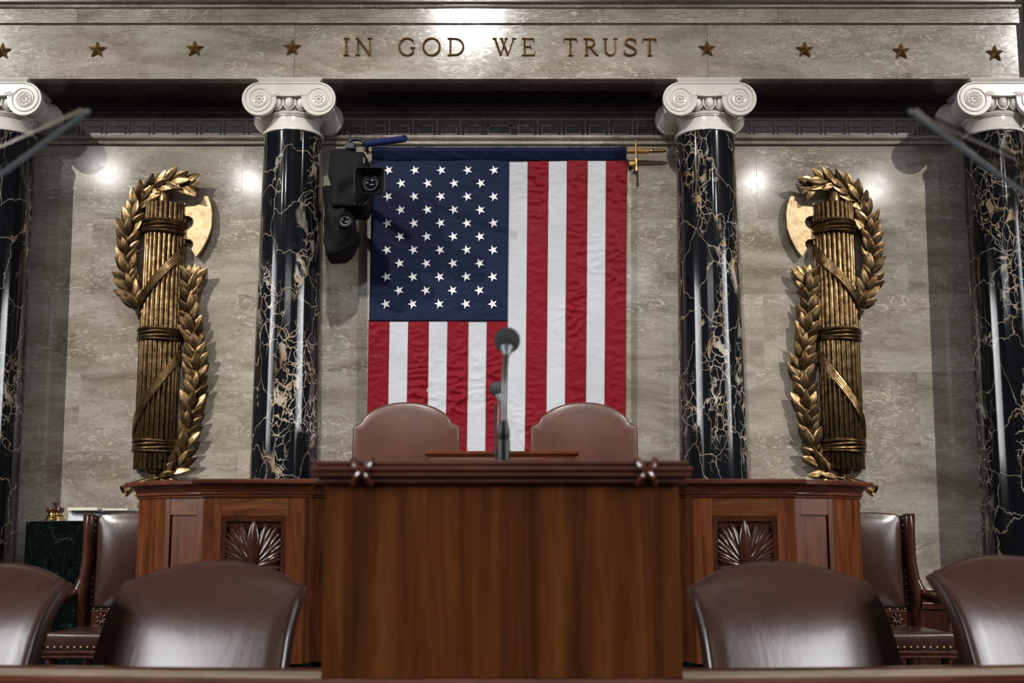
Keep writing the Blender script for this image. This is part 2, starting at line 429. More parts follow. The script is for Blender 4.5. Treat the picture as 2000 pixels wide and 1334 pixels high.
# moulding above the slabs, key band, upper wall
t1 = tag(MB().sweep([(-XW, YW), (XW, YW)], [(-.01, Z_M0), (.018, Z_M0), (.03, Z_M0+.004), (.034, Z_M0+.018), (.03, Z_M0+.026), (.014, Z_M0+.03),
      (.014, Z_M0+.036), (.03, Z_M0+.038), (.05, Z_M0+.05), (.055, Z_M1-.012), (.05, Z_M1), (-.01, Z_M1)]).build('trim_1', 'stone', smooth=True), 'polished grey moulding running above the marble slabs', None, None, 'structure')
ZK1 = zat(230, YW)
t2 = tag(B(-XW, XW, YW-.012, YW+.02, Z_M1-.002, ZK1+.03).build('trim_2', 'stone_dark'), 'greek key relief band, the soffit shade put into its dark colour', None, None, 'structure')
zk0, zk1 = zat(265, YW), zat(233, YW)
hk = zk1-zk0; tk = .0165
def keyunit(flip):
    m = MB(); W_ = .200; y0, y1 = YW-.021, YW-.008
    def s(x0, z0, x1, z1):
        x0, x1 = (x0, x1) if not flip else (-x0, -x1)
        m.box(min(x0, x1), max(x0, x1), y0, y1, zk0+min(z0, z1), zk0+max(z0, z1))
    s(-W_/2, hk-tk, W_/2, hk)
    s(-W_/2, 0, -W_/2+tk, hk-tk)
    s(-W_/2+.042, 0, W_/2-.018, tk)
    s(W_/2-.018-tk, tk, W_/2-.018, hk*.62)
    s(-W_/2+.084, hk*.62-tk, W_/2-.018-tk, hk*.62)
    s(-W_/2+.042, tk, -W_/2+.042+tk, hk*.3)
    return m
ku = {}
for sgn in (-1, 1):
    first = None
    for k in range(20):
        x = sgn*(.235+k*.2005)
        if first is None:
            first = keyunit(sgn > 0).build('key_motif', 'stone_key', t2); first.location = (x, 0, 0)
        else:
            inst(first, t2, Matrix.Translation((x, 0, 0)))
m = MB(); y0, y1 = YW-.021, YW-.008
m.box(-.135, .135, y0, y1, zk1-tk, zk1); m.box(-.1, .1, y0, y1, zk0, zk0+tk); m.box(-.1, .1, y0, y1, zk0+hk*.62-tk, zk0+hk*.62)
for sg in (-1, 1): m.box(min(sg*.1, sg*(.1-tk)), max(sg*.1, sg*(.1-tk)), y0, y1, zk0+tk, zk0+hk*.62)
m.build('key_motif', 'stone_key', t2)
t3 = tag(B(-XW, XW, YW-.03, YW+.02, ZK1+.02, ZCAP).build('trim_3', 'stone_dark'), 'plain marble course between key band and soffit, shade put into its dark colour', None, None, 'structure')
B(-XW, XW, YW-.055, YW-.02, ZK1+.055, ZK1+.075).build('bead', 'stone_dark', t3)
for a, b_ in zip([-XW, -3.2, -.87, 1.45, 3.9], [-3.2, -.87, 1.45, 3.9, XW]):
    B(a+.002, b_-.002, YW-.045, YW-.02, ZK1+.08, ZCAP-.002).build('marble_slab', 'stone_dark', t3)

# entablature
YE = 9.42
XE = xat(1988, 100, YE)
ZF0, ZF1, ZF2 = zat(47, YE), zat(44, YE-.03), zat(15, YE-.03)
ent = tag(B(-XE+.01, XE-.01, YE+.03, YW-.02, ZCAP+.005, ZF2+.35).build('trim_4', 'stone_dark'), 'marble entablature spanning the four columns', None, None, 'structure')
xs = [-XE]+[xat(p, 100, YE) for p in (575, 1382)]+[XE]
for a, b_ in zip(xs, xs[1:]): B(a+.0015, b_-.0015, YE, YE+.1, ZCAP, ZF0).build('frieze_block', 'stone', ent)
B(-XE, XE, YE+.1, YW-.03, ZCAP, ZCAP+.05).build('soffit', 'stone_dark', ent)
xs = [-XE-.02]+[xat(p, 30, YE-.03) for p in (150, 432, 805, 1178, 1520)]+[XE+.02]
for a, b_ in zip(xs, xs[1:]): B(a+.001, b_-.001, YE-.022, YE+.1, ZF1, ZF2-.004).build('fascia_block', 'stone', ent)
MB().sweep([(-XE-.02, YW), (-XE-.02, YE-.022), (XE+.02, YE-.022), (XE+.02, YW)], [(-.01, ZF2), (.012, ZF2), (.018, ZF2+.008), (.018, ZF2+.02), (.03, ZF2+.03), (.05, ZF2+.034), (-.01, ZF2+.036)]).build('bead', 'stone', ent, True)
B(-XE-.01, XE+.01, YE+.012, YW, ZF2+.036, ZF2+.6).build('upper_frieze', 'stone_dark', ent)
# recessed trough under the middle of the soffit
tr = B(xat(720, 190, 9.75), xat(1272, 190, 9.75), 9.72, 9.86, ZCAP-.012, ZCAP+.02).build('light_trough', 'blackplastic', ent)
for px in (775, 975, 1182): B(xat(px, 190, 9.7)-.02, xat(px, 190, 9.7)+.02, 9.70, 9.88, ZCAP-.02, ZCAP+.01).build('trough_clip', 'blackplastic', tr)
# wall returns at both ends (beyond the entablature)
for sx, nm in ((-1, 'wall_left'), (1, 'wall_right')):
    a, b_ = sorted((sx*(XE+.32), sx*(XE+2.0)))
    tag(B(a, b_, 9.70, 9.985, zat(268, 9.7), 7.2).build(nm, 'stone'), 'marble wall beyond the end of the entablature', None, None, 'structure')
floor = tag(B(-9, 9, -10, 10.3, -.1, 0).build('floor', 'carpet'), 'dark carpeted chamber floor', None, None, 'structure')
B(-5.2, 5.2, 3.3, 5.6, 0, .2).build('platform', 'carpet', floor)
B(-5.6, 5.6, 5.6, 10.0, 0, .29).build('platform', 'carpet', floor)
B(-2.0, 2.0, 7.55, 9.98, .29, 1.0).build('platform', 'carpet', floor)
ceil = tag(B(-14, 14, -12, 10.3, 11.5, 11.7).build('ceiling', 'plaster'), 'plaster chamber ceiling', None, None, 'structure')

# ================================================================== COLUMNS
YC = 9.66
def capital_parts():
    P_ = {}
    P_['abacus'] = (MB().sweep([(-.245, .25), (-.245, -.25), (.245, -.25), (.245, .25)], [(-.02, -.034), (.0, -.034), (.004, -.022), (.016, -.01), (.016, 0), (-.02, 0)], True)
                    .box(-.24, .24, -.245, .245, -.03, -.001), 'white', True)
    m = MB(); vx, vz, R = .237, -.175, .137
    for sy in (-1, 1):
        ya, yb = sorted((sy*.265, sy*.215))
        for sx in (-1, 1):
            m.lathe([(.001, ya), (R, ya), (R, yb), (.001, yb)], (sx*vx, 0, vz), 'Y', 40)
        poly = [(-vx, vz+R), (vx, vz+R)] + [(vx*math.cos(PI*k/12), vz+.035-.0*k + (.03-.045*math.sin(PI*k/12))) for k in range(13)]
        m.prism(poly, ya, yb)
    P_['scroll'] = (m, 'white', True)
    m = MB()
    for sx in (-1, 1):
        m.lathe([(.05, -.22), (.132, -.22), (.125, -.19), (.105, -.14), (.088, -.07), (.084, -.03), (.098, -.025), (.1, 0), (.098, .025), (.084, .03), (.088, .07), (.105, .14), (.125, .19), (.132, .22), (.05, .22)], (sx*vx, 0, vz), 'Y', 32)
    P_['baluster'] = (m, 'white', True)
    P_['necking'] = (MB().lathe([(.1, -.06), (.22, -.06), (.235, -.15), (.215, -.235), (.205, -.25), (.21, -.283), (.222, -.286), (.222, -.294), (.21, -.298), (.213, -.34), (.226, -.385), (.240, -.392), (.247, -.40), (.247, -.418), (.236, -.424), (.1, -.424)], n=48), 'white', True)
    m = MB()
    for k in range(72):
        a = 2*PI*k/72; b2 = a+2*PI/72*1.9
        p = [Vector((.224*math.cos(t), .224*math.sin(t), z)) for t, z in ((a, -.284), ((a+b2)/2, -.272), (b2, -.258))]
        p[1] *= 1; m.tube(p, [.004, .010, .004], 5)
    P_['rope_moulding'] = (m, 'white', True)
    m = MB()
    for sx in (-1, 1):
        yy = -.266
        pts = []
        for k in range(90):
            a = PI/2 - k/89*2*PI*1.75; r = R-.008-(R-.068)*(k/89)**.8
            pts.append((sx*(vx + r*math.cos(a)), yy, vz+r*math.sin(a)))
        m.tube(pts, .0055, 6)
        m.lathe([(.052, -.27), (.056, -.272), (.062, -.27), (.062, -.26), (.052, -.26)], (sx*vx, 0, vz), 'Y', 32)
    m.tube([(-vx, -.266, vz+R-.008), (0, -.266, vz+R-.008), (vx, -.266, vz+R-.008)], .0055, 6)
    m.tube([((vx-.06)*math.cos(PI*k/12), -.266, vz+.063-.04*math.sin(PI*k/12)) for k in range(13)], .0055, 6)
    P_['scroll_rim'] = (m, 'white', True)
    return P_
cap_src = None
def rosette_mb(sx):
    m = MB(); vx, vz = .237*sx, -.175
    for k in range(8):
        a = 2*PI*k/8
        q = MB().sphere((0, 0, 0), (.0155, .010, .0115), 10, 6).xf(Matrix.Translation((vx+.030*math.cos(a), -.268, vz+.030*math.sin(a))) @ Matrix.Rotation(-a, 4, 'Y'))
        m.add(q.v, q.f)
    m.sphere((vx, -.274, vz), (.010, .012, .010), 10, 6)
    return m
def egg_mb():
    m = MB().sphere((0, -.238, -.198), (.034, .026, .05), 14, 10)
    m.tube([(.046*math.cos(t)*(1 if math.sin(t) < 0 else 1), -.236, -.19+.062*math.sin(t)) for t in [PI+PI*k/14 for k in range(15)]], .006, 6)
    m.tube([(-.046, -.236, -.19), (-.046, -.228, -.145)], .006, 6); m.tube([(.046, -.236, -.19), (.046, -.228, -.145)], .006, 6)
    return m
def acan_mb(sx):
    m = MB()
    for k in range(4):
        a = math.radians(-10-28*k); L = .07-.008*k
        q = MB().sphere((0, 0, 0), (L/2, .008, .011), 10, 6).xf(Matrix.Translation((sx*(.135-L/2*math.cos(a)*.9), -.262, -.118+L/2*math.sin(a)*.9)) @ Matrix.Rotation(-a*(-sx), 4, 'Y'))
        m.add(q.v, q.f)
    return m
def make_column(x, label, first):
    c = thing('column', (x, YC, .29), label, 'column', 'black marble columns')
    H = ZCAP-.29
    if first is None:
        MB().lathe([(.272+.0*0, .12), (.272, .13)] + [(.274-.040*(t/10)**1.6, .13+(H-.42-.13)*t/10) for t in range(11)], n=64).build('shaft', 'black', c, True, world=False)
        MB().lathe([(.05, 0), (.36, 0), (.36, .05), (.33, .055), (.345, .075), (.33, .095), (.29, .1), (.29, .12), (.05, .12)], n=48).build('base', 'white', c, True, world=False)
        cap = None
        P_ = capital_parts()
        m0, mt, s0 = P_['necking']; cap = m0.build('capital', mt, c, True, world=False, angle=50); cap.location = (0, 0, H)
        for k, (mm, mt, s0) in P_.items():
            if k == 'necking': continue
            mm.build(k, mt, cap, s0, world=False, angle=45)
        for sx in (-1, 1):
            rosette_mb(sx).build('rosette', 'white', cap, True, world=False); acan_mb(sx).build('palmette', 'white', cap, True, world=False)
        e = egg_mb().build('egg', 'white', cap, True, world=False)
        for a in (-46, -23, 23, 46): inst(e, cap, Matrix.Rotation(math.radians(a), 4, 'Z'))
    else:
        for ch in list(first.children):
            q = inst(ch, c, ch.matrix_basis.copy())
            for g in list(ch.children): inst(g, q, g.matrix_basis.copy())
    return c
XCI = xat(975+411, 193, 9.40); XCO = xat(975+986, 199, 9.40)
col0 = make_column(-XCI, 'black marble column with white ionic capital, left of the flag beside the video camera', None)
make_column(XCI, 'black marble column with white ionic capital, just right of the flag', col0)
make_column(-XCO, 'black marble column at the left edge, its capital cut by the frame', col0)
make_column(XCO, 'black marble column at the right edge, seen through the prompter glass', col0)

# ================================================================== INSCRIPTION AND STARS
def stroke(m, pts, w0, w1=None, d=.022):
    """ridged stroke along (x,z) points, half widths w0..w1, on the plane y=0 rising to -d"""
    n = len(pts); pts = [Vector(p) for p in pts]; w1 = w0 if w1 is None else w1; rr = []
    for i, p in enumerate(pts):
        t = (pts[min(i+1, n-1)]-pts[max(i-1, 0)]).normalized(); s = Vector((-t.y, t.x))
        if isinstance(w0, (list, tuple)): hw = w0[i]
        else: hw = w0+(w1-w0)*i/max(1, n-1)
        a, b_ = p+s*hw, p-s*hw
        rr.append([Vector((a.x, 0, a.y)), Vector((a.x, -d*.55, a.y)), Vector((p.x, -d, p.y)), Vector((b_.x, -d*.55, b_.y)), Vector((b_.x, 0, b_.y))])
    m.rings(rr, True, True, True)
def arc(cx, cz, rx, rz, a0, a1, n=22): return [(cx+rx*math.cos(math.radians(a0+(a1-a0)*k/n)), cz+rz*math.sin(math.radians(a0+(a1-a0)*k/n))) for k in range(n+1)]
def wid(n, thick, thin, f): return [thin+(thick-thin)*abs(f(k/n)) for k in range(n+1)]
TK, TN, SR = .062, .036, .026
def glyph(ch):
    m = MB()
    def L(x0, z0, x1, z1, w=TK): stroke(m, [(x0, z0), (x1, z1)], w)
    def S(x, z, hw=.13): stroke(m, [(x-hw, z), (x+hw, z)], SR)
    if ch == 'I': L(.16, 0, .16, 1); S(.16, .026, .16); S(.16, .974, .16)
    if ch == 'N': L(.14, 0, .14, 1, TN); L(.12, .98, .86, .02); L(.86, 0, .86, 1, TN); S(.14, .026, .14); S(.08, .974, .1); S(.86, .974, .14)
    if ch in 'OG':
        n = 40
        if ch == 'O': stroke(m, arc(.53, .5, .49, .49, 0, 360, n), wid(n, .062, .034, lambda t: math.cos(2*PI*t+.2)))
        else:
            stroke(m, arc(.53, .5, .49, .49, 42, 318, n), wid(n, .062, .034, lambda t: math.cos(math.radians(42+276*t))))
            L(.88, .42, .88, .14, .055); S(.88, .44, .15); L(.89, .83, .93, .68, .03)
    if ch == 'D':
        n = 30; L(.16, 0, .16, 1); S(.06, .026, .08); S(.06, .974, .08)
        stroke(m, [(.14, .965)]+arc(.42, .5, .52, .465, 90, -90, n)+[(.14, .035)], [.034]+wid(n, .062, .034, lambda t: math.sin(PI*t))+[.034])
    if ch == 'W':
        L(.12, .98, .46, .02); L(.46, .02, .78, .98, TN); L(.50, .98, .88, .02); L(.88, .02, 1.22, .98, TN)
        S(.10, .974, .12); S(.5, .974, .1); S(.78, .974, .1); S(1.24, .974, .12)
    if ch == 'E':
        L(.16, 0, .16, 1); S(.06, .026, .08); S(.06, .974, .08); stroke(m, [(.1, .03), (.74, .03)], .032); stroke(m, [(.1, .97), (.70, .97)], .032); stroke(m, [(.16, .52), (.54, .52)], .03)
        L(.74, .02, .80, .22, .028); L(.70, .98, .72, .80, .028); L(.54, .40, .54, .64, .026)
    if ch == 'T':
        L(.40, 0, .40, 1); S(.40, .026, .15); stroke(m, [(.02, .965), (.78, .965)], .034); L(.03, .98, .01, .80, .028); L(.77, .98, .80, .80, .028)
    if ch == 'R':
        n = 22; L(.16, 0, .16, 1); S(.15, .026, .14); S(.06, .974, .08)
        stroke(m, [(.14, .965)]+arc(.38, .735, .27, .23, 90, -90, n)+[(.14, .505)], [.032]+wid(n, .06, .032, lambda t: math.sin(PI*t))+[.032])
        stroke(m, [(.38, .52), (.62, .22), (.86, .02)], [.05, .06, .04]); S(.86, .026, .06)
    if ch == 'U':
        n = 22; stroke(m, [(.14, .98), (.14, .36)]+arc(.44, .34, .30, .31, 180, 360, n)+[(.74, .36), (.74, .98)], [TK, TK]+[TK+(TN-TK)*k/n for k in range(n+1)]+[TN, TN]); S(.14, .974, .14); S(.74, .974, .12)
    if ch == 'S':
        p = crom([(.68, .78), (.58, .92), (.38, .97), (.17, .87), (.15, .68), (.33, .55), (.56, .43), (.69, .26), (.58, .08), (.34, .03), (.12, .10), (.06, .25)], 6)
        n = len(p)-1; stroke(m, [(q.x, q.y) for q in [Vector((a[0], a[1])) for a in p]], wid(n, .062, .036, lambda t: math.sin(PI*t))); L(.68, .70, .70, .93, .028); L(.06, .10, .06, .32, .028)
    return m
def letters():
    zb = zat(109, YE); hh = zat(75, YE)-zb
    ins = thing('inscription', (0, YE, zb), 'gilded serif letters reading IN GOD WE TRUST across the marble frieze', 'lettering')
    px0 = [('I', 671, 682, 0), ('N', 694, 727, 0), ('G', 778, 811, 0), ('O', 825, 861, 0), ('D', 874, 907, 0), ('W', 962, 1008, 0), ('E', 1019, 1046, -1), ('T', 1101, 1128, -2), ('R', 1140, 1169, -2), ('U', 1178, 1206, -2), ('S', 1218, 1244, -2.5), ('T', 1255, 1283, -3)]
    for ch, a, b_, dz in px0:
        g = glyph(ch); x0 = min(v.x for v in g.v); x1 = max(v.x for v in g.v)
        xa, xb = xat(a, 92, YE), xat(b_, 92, YE); k = (xb-xa)/(x1-x0)
        g.v = [Vector((xa+(v.x-x0)*k, v.y, v.z*hh+dz*.0012)) for v in g.v]
        g.build('letter', 'gold', ins, world=False)
letters()
def star_poly(R, r, a0=90): return [((R if k % 2 == 0 else r)*math.cos(math.radians(a0+36*k)), (R if k % 2 == 0 else r)*math.sin(math.radians(a0+36*k))) for k in range(10)]
R0 = .072
m = MB(); pl = star_poly(R0, R0*.44)
vs = [(x, 0, z) for x, z in pl]+[(x, -.012, z) for x, z in pl]+[(0, -.042, 0)]
m.add(vs, [(i, (i+1) % 10, (i+1) % 10+10, i+10) for i in range(10)]+[(i+10, (i+1) % 10+10, 20) for i in range(10)]+[tuple(range(9, -1, -1))])
st0 = None
labs = ['gilded star on the frieze cut off by the left edge', 'gilded star on the frieze, second from the left edge', 'gilded star on the frieze, third from the left edge', 'gilded star on the frieze just left of the word IN',
        'gilded star on the frieze just right of the word TRUST', 'gilded star on the frieze, second to the right of TRUST', 'gilded star on the frieze, third to the right of TRUST', 'gilded star on the frieze nearest its right end']
for (px, py), lb in zip([(5, 101), (190, 98), (380, 96), (571, 94), (1381, 96), (1572, 98), (1760, 101), (1943, 105)], labs):
    p = at(px, py, YE)
    if st0 is None: st0 = o = m.build('frieze_star', 'gold')
    else: o = st0.copy(); COL.objects.link(o)
    o.location = (p.x, YE-.001, p.z); tag(o, lb, 'star', 'gilded stars on the frieze')

# ================================================================== FLAG
YF = 9.90
ZFt, ZFh = zat(286, YF), zat(311, YF)
ZFb = ZFh-3.2
xl0, xr0 = xat(727, 300, YF), xat(1223, 300, YF)
xl1, xr1 = xat(717, 880, YF), xat(1220, 880, YF)
zr0, zr1 = zat(300, YF), zat(880, YF)
def fx(u, z):
    t = (zr0-z)/(zr0-zr1); a = xl0+(xl1-xl0)*t; b_ = xr0+(xr1-xr0)*t
    return a+(b_-a)*u/13
def wr(x, z, amp, t=.5):
    e = .25+.75*math.sin(PI*min(1, max(0, t)))**.5
    n1 = mnoise.noise(Vector((x*3.1, z*2.0, 1.7)))*.010
    q = Vector((x*7+z*3.0, z*15-x*4, 4.2)); n2 = 1-abs(mnoise.noise(q))*2
    n3 = mnoise.noise(Vector((x*13-z*5, z*27+x*9, 9.1)))
    n4 = max(0, mnoise.noise(Vector((x*2.3, z*1.9, 7.7)))+.15)
    return -(n1+amp*e*((n2**3)*.010*(.3+n4*2.2)+n3*.0035*(.4+n4*1.8)))
flag = thing('flag', (0, YF, ZFb), 'large red, white and blue flag with fifty stars hanging vertically on the wall', 'flag')
def fgrid(u0, u1, za, zb, nx, nz, amp, name, mat, dy=0):
    vs, fs = [], []
    for j in range(nz+1):
        z = za+(zb-za)*j/nz
        for i in range(nx+1):
            t = i/nx; x = fx(u0+(u1-u0)*t, z)
            fade = min(1, .12+abs(za-z)/.22); vs.append((x, YF+dy+wr(x, z, amp*fade, t), z))
    for j in range(nz):
        for i in range(nx): a = j*(nx+1)+i; fs.append((a, a+1, a+nx+2, a+nx+1))
    o = MB().add(vs, fs).build(name, mat, flag, True, angle=180)
    so = o.modifiers.new('cloth_thickness', 'SOLIDIFY'); so.thickness = .003; so.offset = 1
    return o
ZCt = zat(627, YF)
for k in range(13):
    red = k % 2 == 0
    zt = ZCt+.01 if k < 7 else ZFh
    nz = int((zt-ZFb)/.0115)
    fgrid(k-.03, k+1.03, zt, ZFb, 15, nz, 1.9 if red else .6, 'stripe', 'red' if red else 'whitecloth', 0 if red else .004)
fgrid(0, 7.02, ZFh+.005, ZCt, 84, 115, .42, 'canton', 'navy', -.006)
vs, fs = [], []
nz, nx = 15, 190                         # pole sleeve, wrapped over the pole
zpl = zat(295, 9.875)
for j in range(nz+1):
    for i in range(nx+1):
        t = i/nx; x = fx(13*t, ZFh)
        pu = mnoise.noise(Vector((x*15+j*.3, j*.22, 3)))*.007+mnoise.noise(Vector((x*5+j*.25, 0, 8)))*.006
        if j <= 7:
            k = j/7; z = ZFh-.012+(zpl-ZFh+.012)*k; y = YF-.013+(9.841-YF+.010)*k**.8+pu*(.3+.7*math.sin(PI*k))
        else:
            b_ = (j-7)/(nz-7)*PI; z = zpl+.032*math.sin(b_)+max(0, pu)*.8; y = 9.875-.034*math.cos(b_)
        vs.append((x, y, z))
for j in range(nz):
    for i in range(nx): a = j*(nx+1)+i; fs.append((a, a+1, a+nx+2, a+nx+1))
MB().add(vs, fs).build('pole_sleeve', 'navy', flag, True, angle=180)
sp = star_poly(.0435, .0162, 180)
smb = MB().prism(sp, -.0025, .0025)
s0 = None
zs0, zs1 = zat(333.5, YF), zat(594.5, YF)
for r in range(11):
    z = zs0+(zs1-zs0)*r/10; py = 333.5+26.1*r
    if r % 2 == 0: pxs = [759-5.2*r/10+k*(51.5+.06*r) for k in range(5)]
    else: pxs = [784.3-5.2*r/10+k*(51.7+.06*r) for k in range(4)]
    for px in pxs:
        x = xat(px, py, YF); y = YF-.0150+wr(x, z, .42, (x-fx(0, z))/(fx(7, z)-fx(0, z)))
        if s0 is None: s0 = o = smb.build('star', 'star', flag, world=False)
        else: o = inst(s0, flag)
        o.location = Vector((x, y, z))-ORG['flag']; o.rotation_euler = (random.uniform(-.06, .06), random.uniform(-.12, .12), random.uniform(-.06, .06))
# pole and brackets
zp = zat(295, 9.875)
fp = thing('flagpole', (xat(1242, 295, 9.875), 9.9, zp), 'varnished wooden pole with brass tip carrying the flag', 'flagpole')
xa, xb, xc, xd = (xat(p, 295, 9.875) for p in (722, 1267, 1288, 1302))
MB().lathe([(.001, xa), (.0225, xa), (.0225, xb), (.001, xb)], (0, 9.875, zp), 'X', 20).build('pole', 'pole', fp, True)
MB().lathe([(.001, xb-.01), (.022, xb-.01), (.018, xb+.02), (.022, xb+.03), (.018, xb+.04), (.018, xc), (.013, xd-.01), (.001, xd)], (0, 9.875, zp), 'X', 18).build('finial', 'brass', fp, True)
xk = xat(1242, 300, 9.85)
def bracket(x):
    br = MB().tube([(x, 9.842, zat(274, 9.85)), (x, 9.842, zat(330, 9.85))], .007, 8).sphere((x, 9.842, zat(276, 9.85)), .010).build('bracket', 'brass', fp, True)
    MB().box(x-.009, x+.009, 9.84, 9.998, zat(316, 9.85), zat(309, 9.85)).box(x-.05, x+.0, 9.9, 9.99, zat(318, 9.85), zat(312, 9.85)).build('arm', 'brass', br)
    MB().lathe([(.001, 0), (.012, 0), (.012, .03), (.001, .03)], (x, 9.842, zat(334, 9.85)), 'Z', 12).build('thumb_screw', 'brass', br, True)
bracket(xk)

# ================================================================== FASCES
def leaf_mesh():
    nu, nv = 9, 6; top, bot = [], []
    for j in range(nu+1):
        u = j/nu; hw = .5*(math.sin(PI*min(1, u**.85))**.8)*(1-.15*u)
        hw = max(hw, .03 if j < nu else .0)
        for i in range(nv+1):
            s = -1+2*i/nv
            z = .10*math.sin(PI*u*.9)+.16*(1-s*s)*math.sin(PI*min(1, u+.08))-.10*math.exp(-(s*5)**2)*math.sin(PI*min(1, u+.1)) + .05*u*u
            top.append((s*hw*.36, u, z*.36)); bot.append((s*hw*.36, u, -.03))
    fs = []; n = (nu+1)*(nv+1)
    for j in range(nu):
        for i in range(nv):
            a = j*(nv+1)+i; fs.append((a, a+1, a+nv+2, a+nv+1)); fs.append((n+a, n+a+nv+1, n+a+nv+2, n+a+1))
        a = j*(nv+1); fs.append((a, a+nv+1, n+a+nv+1, n+a)); a += nv; fs.append((a, n+a, n+a+nv+1, a+nv+1))
    fs.append(tuple(range(nv, -1, -1))+tuple(range(n, n+nv+1)))
    return MB().add(top+bot, fs)
LEAF = None
def make_fasces(sx, label):
    """built for the left side; sx=-1 mirrors it"""
    global LEAF
    YP = 9.84
    def q(px, py, Y=YP):
        p = at(px, py, Y); p.x *= sx; return p
    xc = q(309, 650, 9.9).x; z1, z0 = zat(393, YP), zat(916, YP)
    f = thing('fasces', (xc, YW, z0-.09), label, 'sculpture', 'bronze fasces on the wall')
    Rb, rr = .150, .0202
    yc = YW-.02
    MB().lathe([(.001, z0+.004), (Rb, z0+.004), (Rb, z1-.004), (.001, z1-.004)], (xc, yc-.0, 0), 'Z', 24, PI, 2*PI).build('core', 'bronze_dark', f, True)
    rod = None
    for k in range(13):
        a = PI+PI*(k+.0)/12
        p = Vector((xc+Rb*math.cos(a), yc-.012+Rb*math.sin(a)*.95, z0))
        if rod is None:
            rod = MB().lathe([(.001, 0), (rr*.8, 0), (rr, .006), (rr, z1-z0-.006), (rr*.8, z1-z0), (.001, z1-z0)], (0, 0, 0), 'Z', 12).build('rod', 'bronze', f, True, world=False)
            rod.location = p-ORG[f.name]
        else: inst(rod, f, Matrix.Translation(p-ORG[f.name]))
    for ya, yb in ((421, 448), (635, 661), (856, 882)):
        za, zb = zat(yb, YP-.1), zat(ya, YP-.1); m = MB()
        for j in range(4):
            zc_ = za+(zb-za)*(j+.5)/4; pts = []
            for k in range(33):
                a = PI*.97+PI*1.06*k/32; R = Rb+.022+.003*math.sin(j*2.1+k*.35)
                pts.append((xc+R*math.cos(a), yc-.012+R*.98*math.sin(a), zc_+.006*math.sin(k*.22+j*1.7)))
            m.tube(pts, (zb-za)/8*1.18, 8)
        m.build('binding', 'bronze_dark', f, True)
    for ya, yb in ((478, 606), (684, 846)):
        m = MB()
        za, zb = zat(ya, YP-.08), zat(yb, YP-.08)
        for j in range(4):
            pts = []
            for k in range(41):
                t = k/40; a = (2*PI*.985-t*PI*.97); R = Rb+.024
                s = t*t*(3-2*t)*.35+t*.65
                pts.append((xc+sx*R*math.cos(a), yc-.012+R*.98*math.sin(a), za+(zb-za)*s-(j-1.5)*.024))
            m.tube(pts, .0155, 7)
        m.build('strap', 'bronze', f, True)
    # axe
    ol = [(352, 404), (368, 403.5), (382, 402), (391, 398), (396, 392), (399, 384), (407, 384), (413, 400), (415.5, 418), (414, 445), (407, 466), (396, 487), (384, 503), (378, 495), (373, 487), (377, 481), (377, 474), (372, 469.5), (358, 468), (352, 468), (352, 450), (362, 449), (370, 446.5), (376, 441), (378, 435), (376, 428), (370, 424), (352, 422)]
    ya = 9.94
    pl = [(q(x, y, ya).x, q(x, y, ya).z) for x, y in ol]
    ax = MB().prism(pl, ya-.012, ya+.022).build('axe_blade', 'bronze_light', f, bevel=.006)
    ed = [(399, 384), (407, 384), (413, 400), (415.5, 418), (414, 445), (407, 466), (396, 487), (384, 503), (380, 498), (390, 482), (400, 462), (406, 442), (408, 418), (405, 400)]
    MB().prism([(q(x, y, ya).x, q(x, y, ya).z) for x, y in ed], ya-.018, ya-.010).build('cutting_edge', 'bronze_light', ax, bevel=.003)
    pa, pb = q(359.5, 466, 9.955), q(349, 690, 9.955)
    MB().tube([pa+Vector((0, 0, .3)), pa, pb], .016, 10).build('axe_handle', 'bronze', f, True)
    # spindle: neck and finial at the top, knob at the bottom
    zt = zat(345, 9.9)
    MB().lathe([(.001, z1-.01), (.056, z1-.01), (.056, z1+.03), (.05, z1+.085), (.040, z1+.1), (.040, zt-.03), (.052, zt-.012), (.056, zt), (.05, zt+.008), (.001, zt+.008)], (xc, 9.91, 0), 'Z', 24).build('spindle_neck', 'bronze_dark', f, True)
    MB().lathe([(.001, z0+.01), (.056, z0+.01), (.056, z0-.02), (.048, z0-.035), (.040, z0-.042), (.036, z0-.1), (.03, z0-.14), (.001, z0-.14)], (xc, 9.91, 0), 'Z', 24).build('spindle_foot', 'bronze', f, True)
    # laurel
    def branch(path, n, tip, dens):
        pts = crom([q(x, y, Y) for x, y, Y in path], 10)
        b_ = MB().tube(pts, [.016-.010*i/(len(pts)-1) for i in range(len(pts))], 8).build('laurel_branch', 'bronze_dark', f, True)
        L = [0]
        for a, c in zip(pts, pts[1:]): L.append(L[-1]+(c-a).length)
        tot = L[-1]; k = 0; d = .05
        rnd = random.Random(11)
        global LEAF
        def put(p, dirv, ln, tilt):
            global LEAF
            Yv = (dirv+Vector((0, -tilt, 0))).normalized(); Zv = Vector((0, -1, 0)); Zv = (Zv-Yv*Zv.dot(Yv)).normalized()
            Zv = (Matrix.Rotation(rnd.uniform(-.35, .35), 3, Yv) @ Zv); Xv = Yv.cross(Zv)
            mt = Matrix((Xv, Yv, Zv)).transposed().to_4x4(); wf = rnd.uniform(1.15, 1.45)
            mt = Matrix.Translation(p-ORG[f.name]) @ mt @ Matrix.Diagonal((ln*wf, ln, ln*.9, 1))
            if LEAF is None:
                o = leaf_mesh().build('leaf', 'bronze', b_, True, world=False, angle=60); LEAF = o
            else: o = inst(LEAF, b_)
            o.matrix_basis = mt
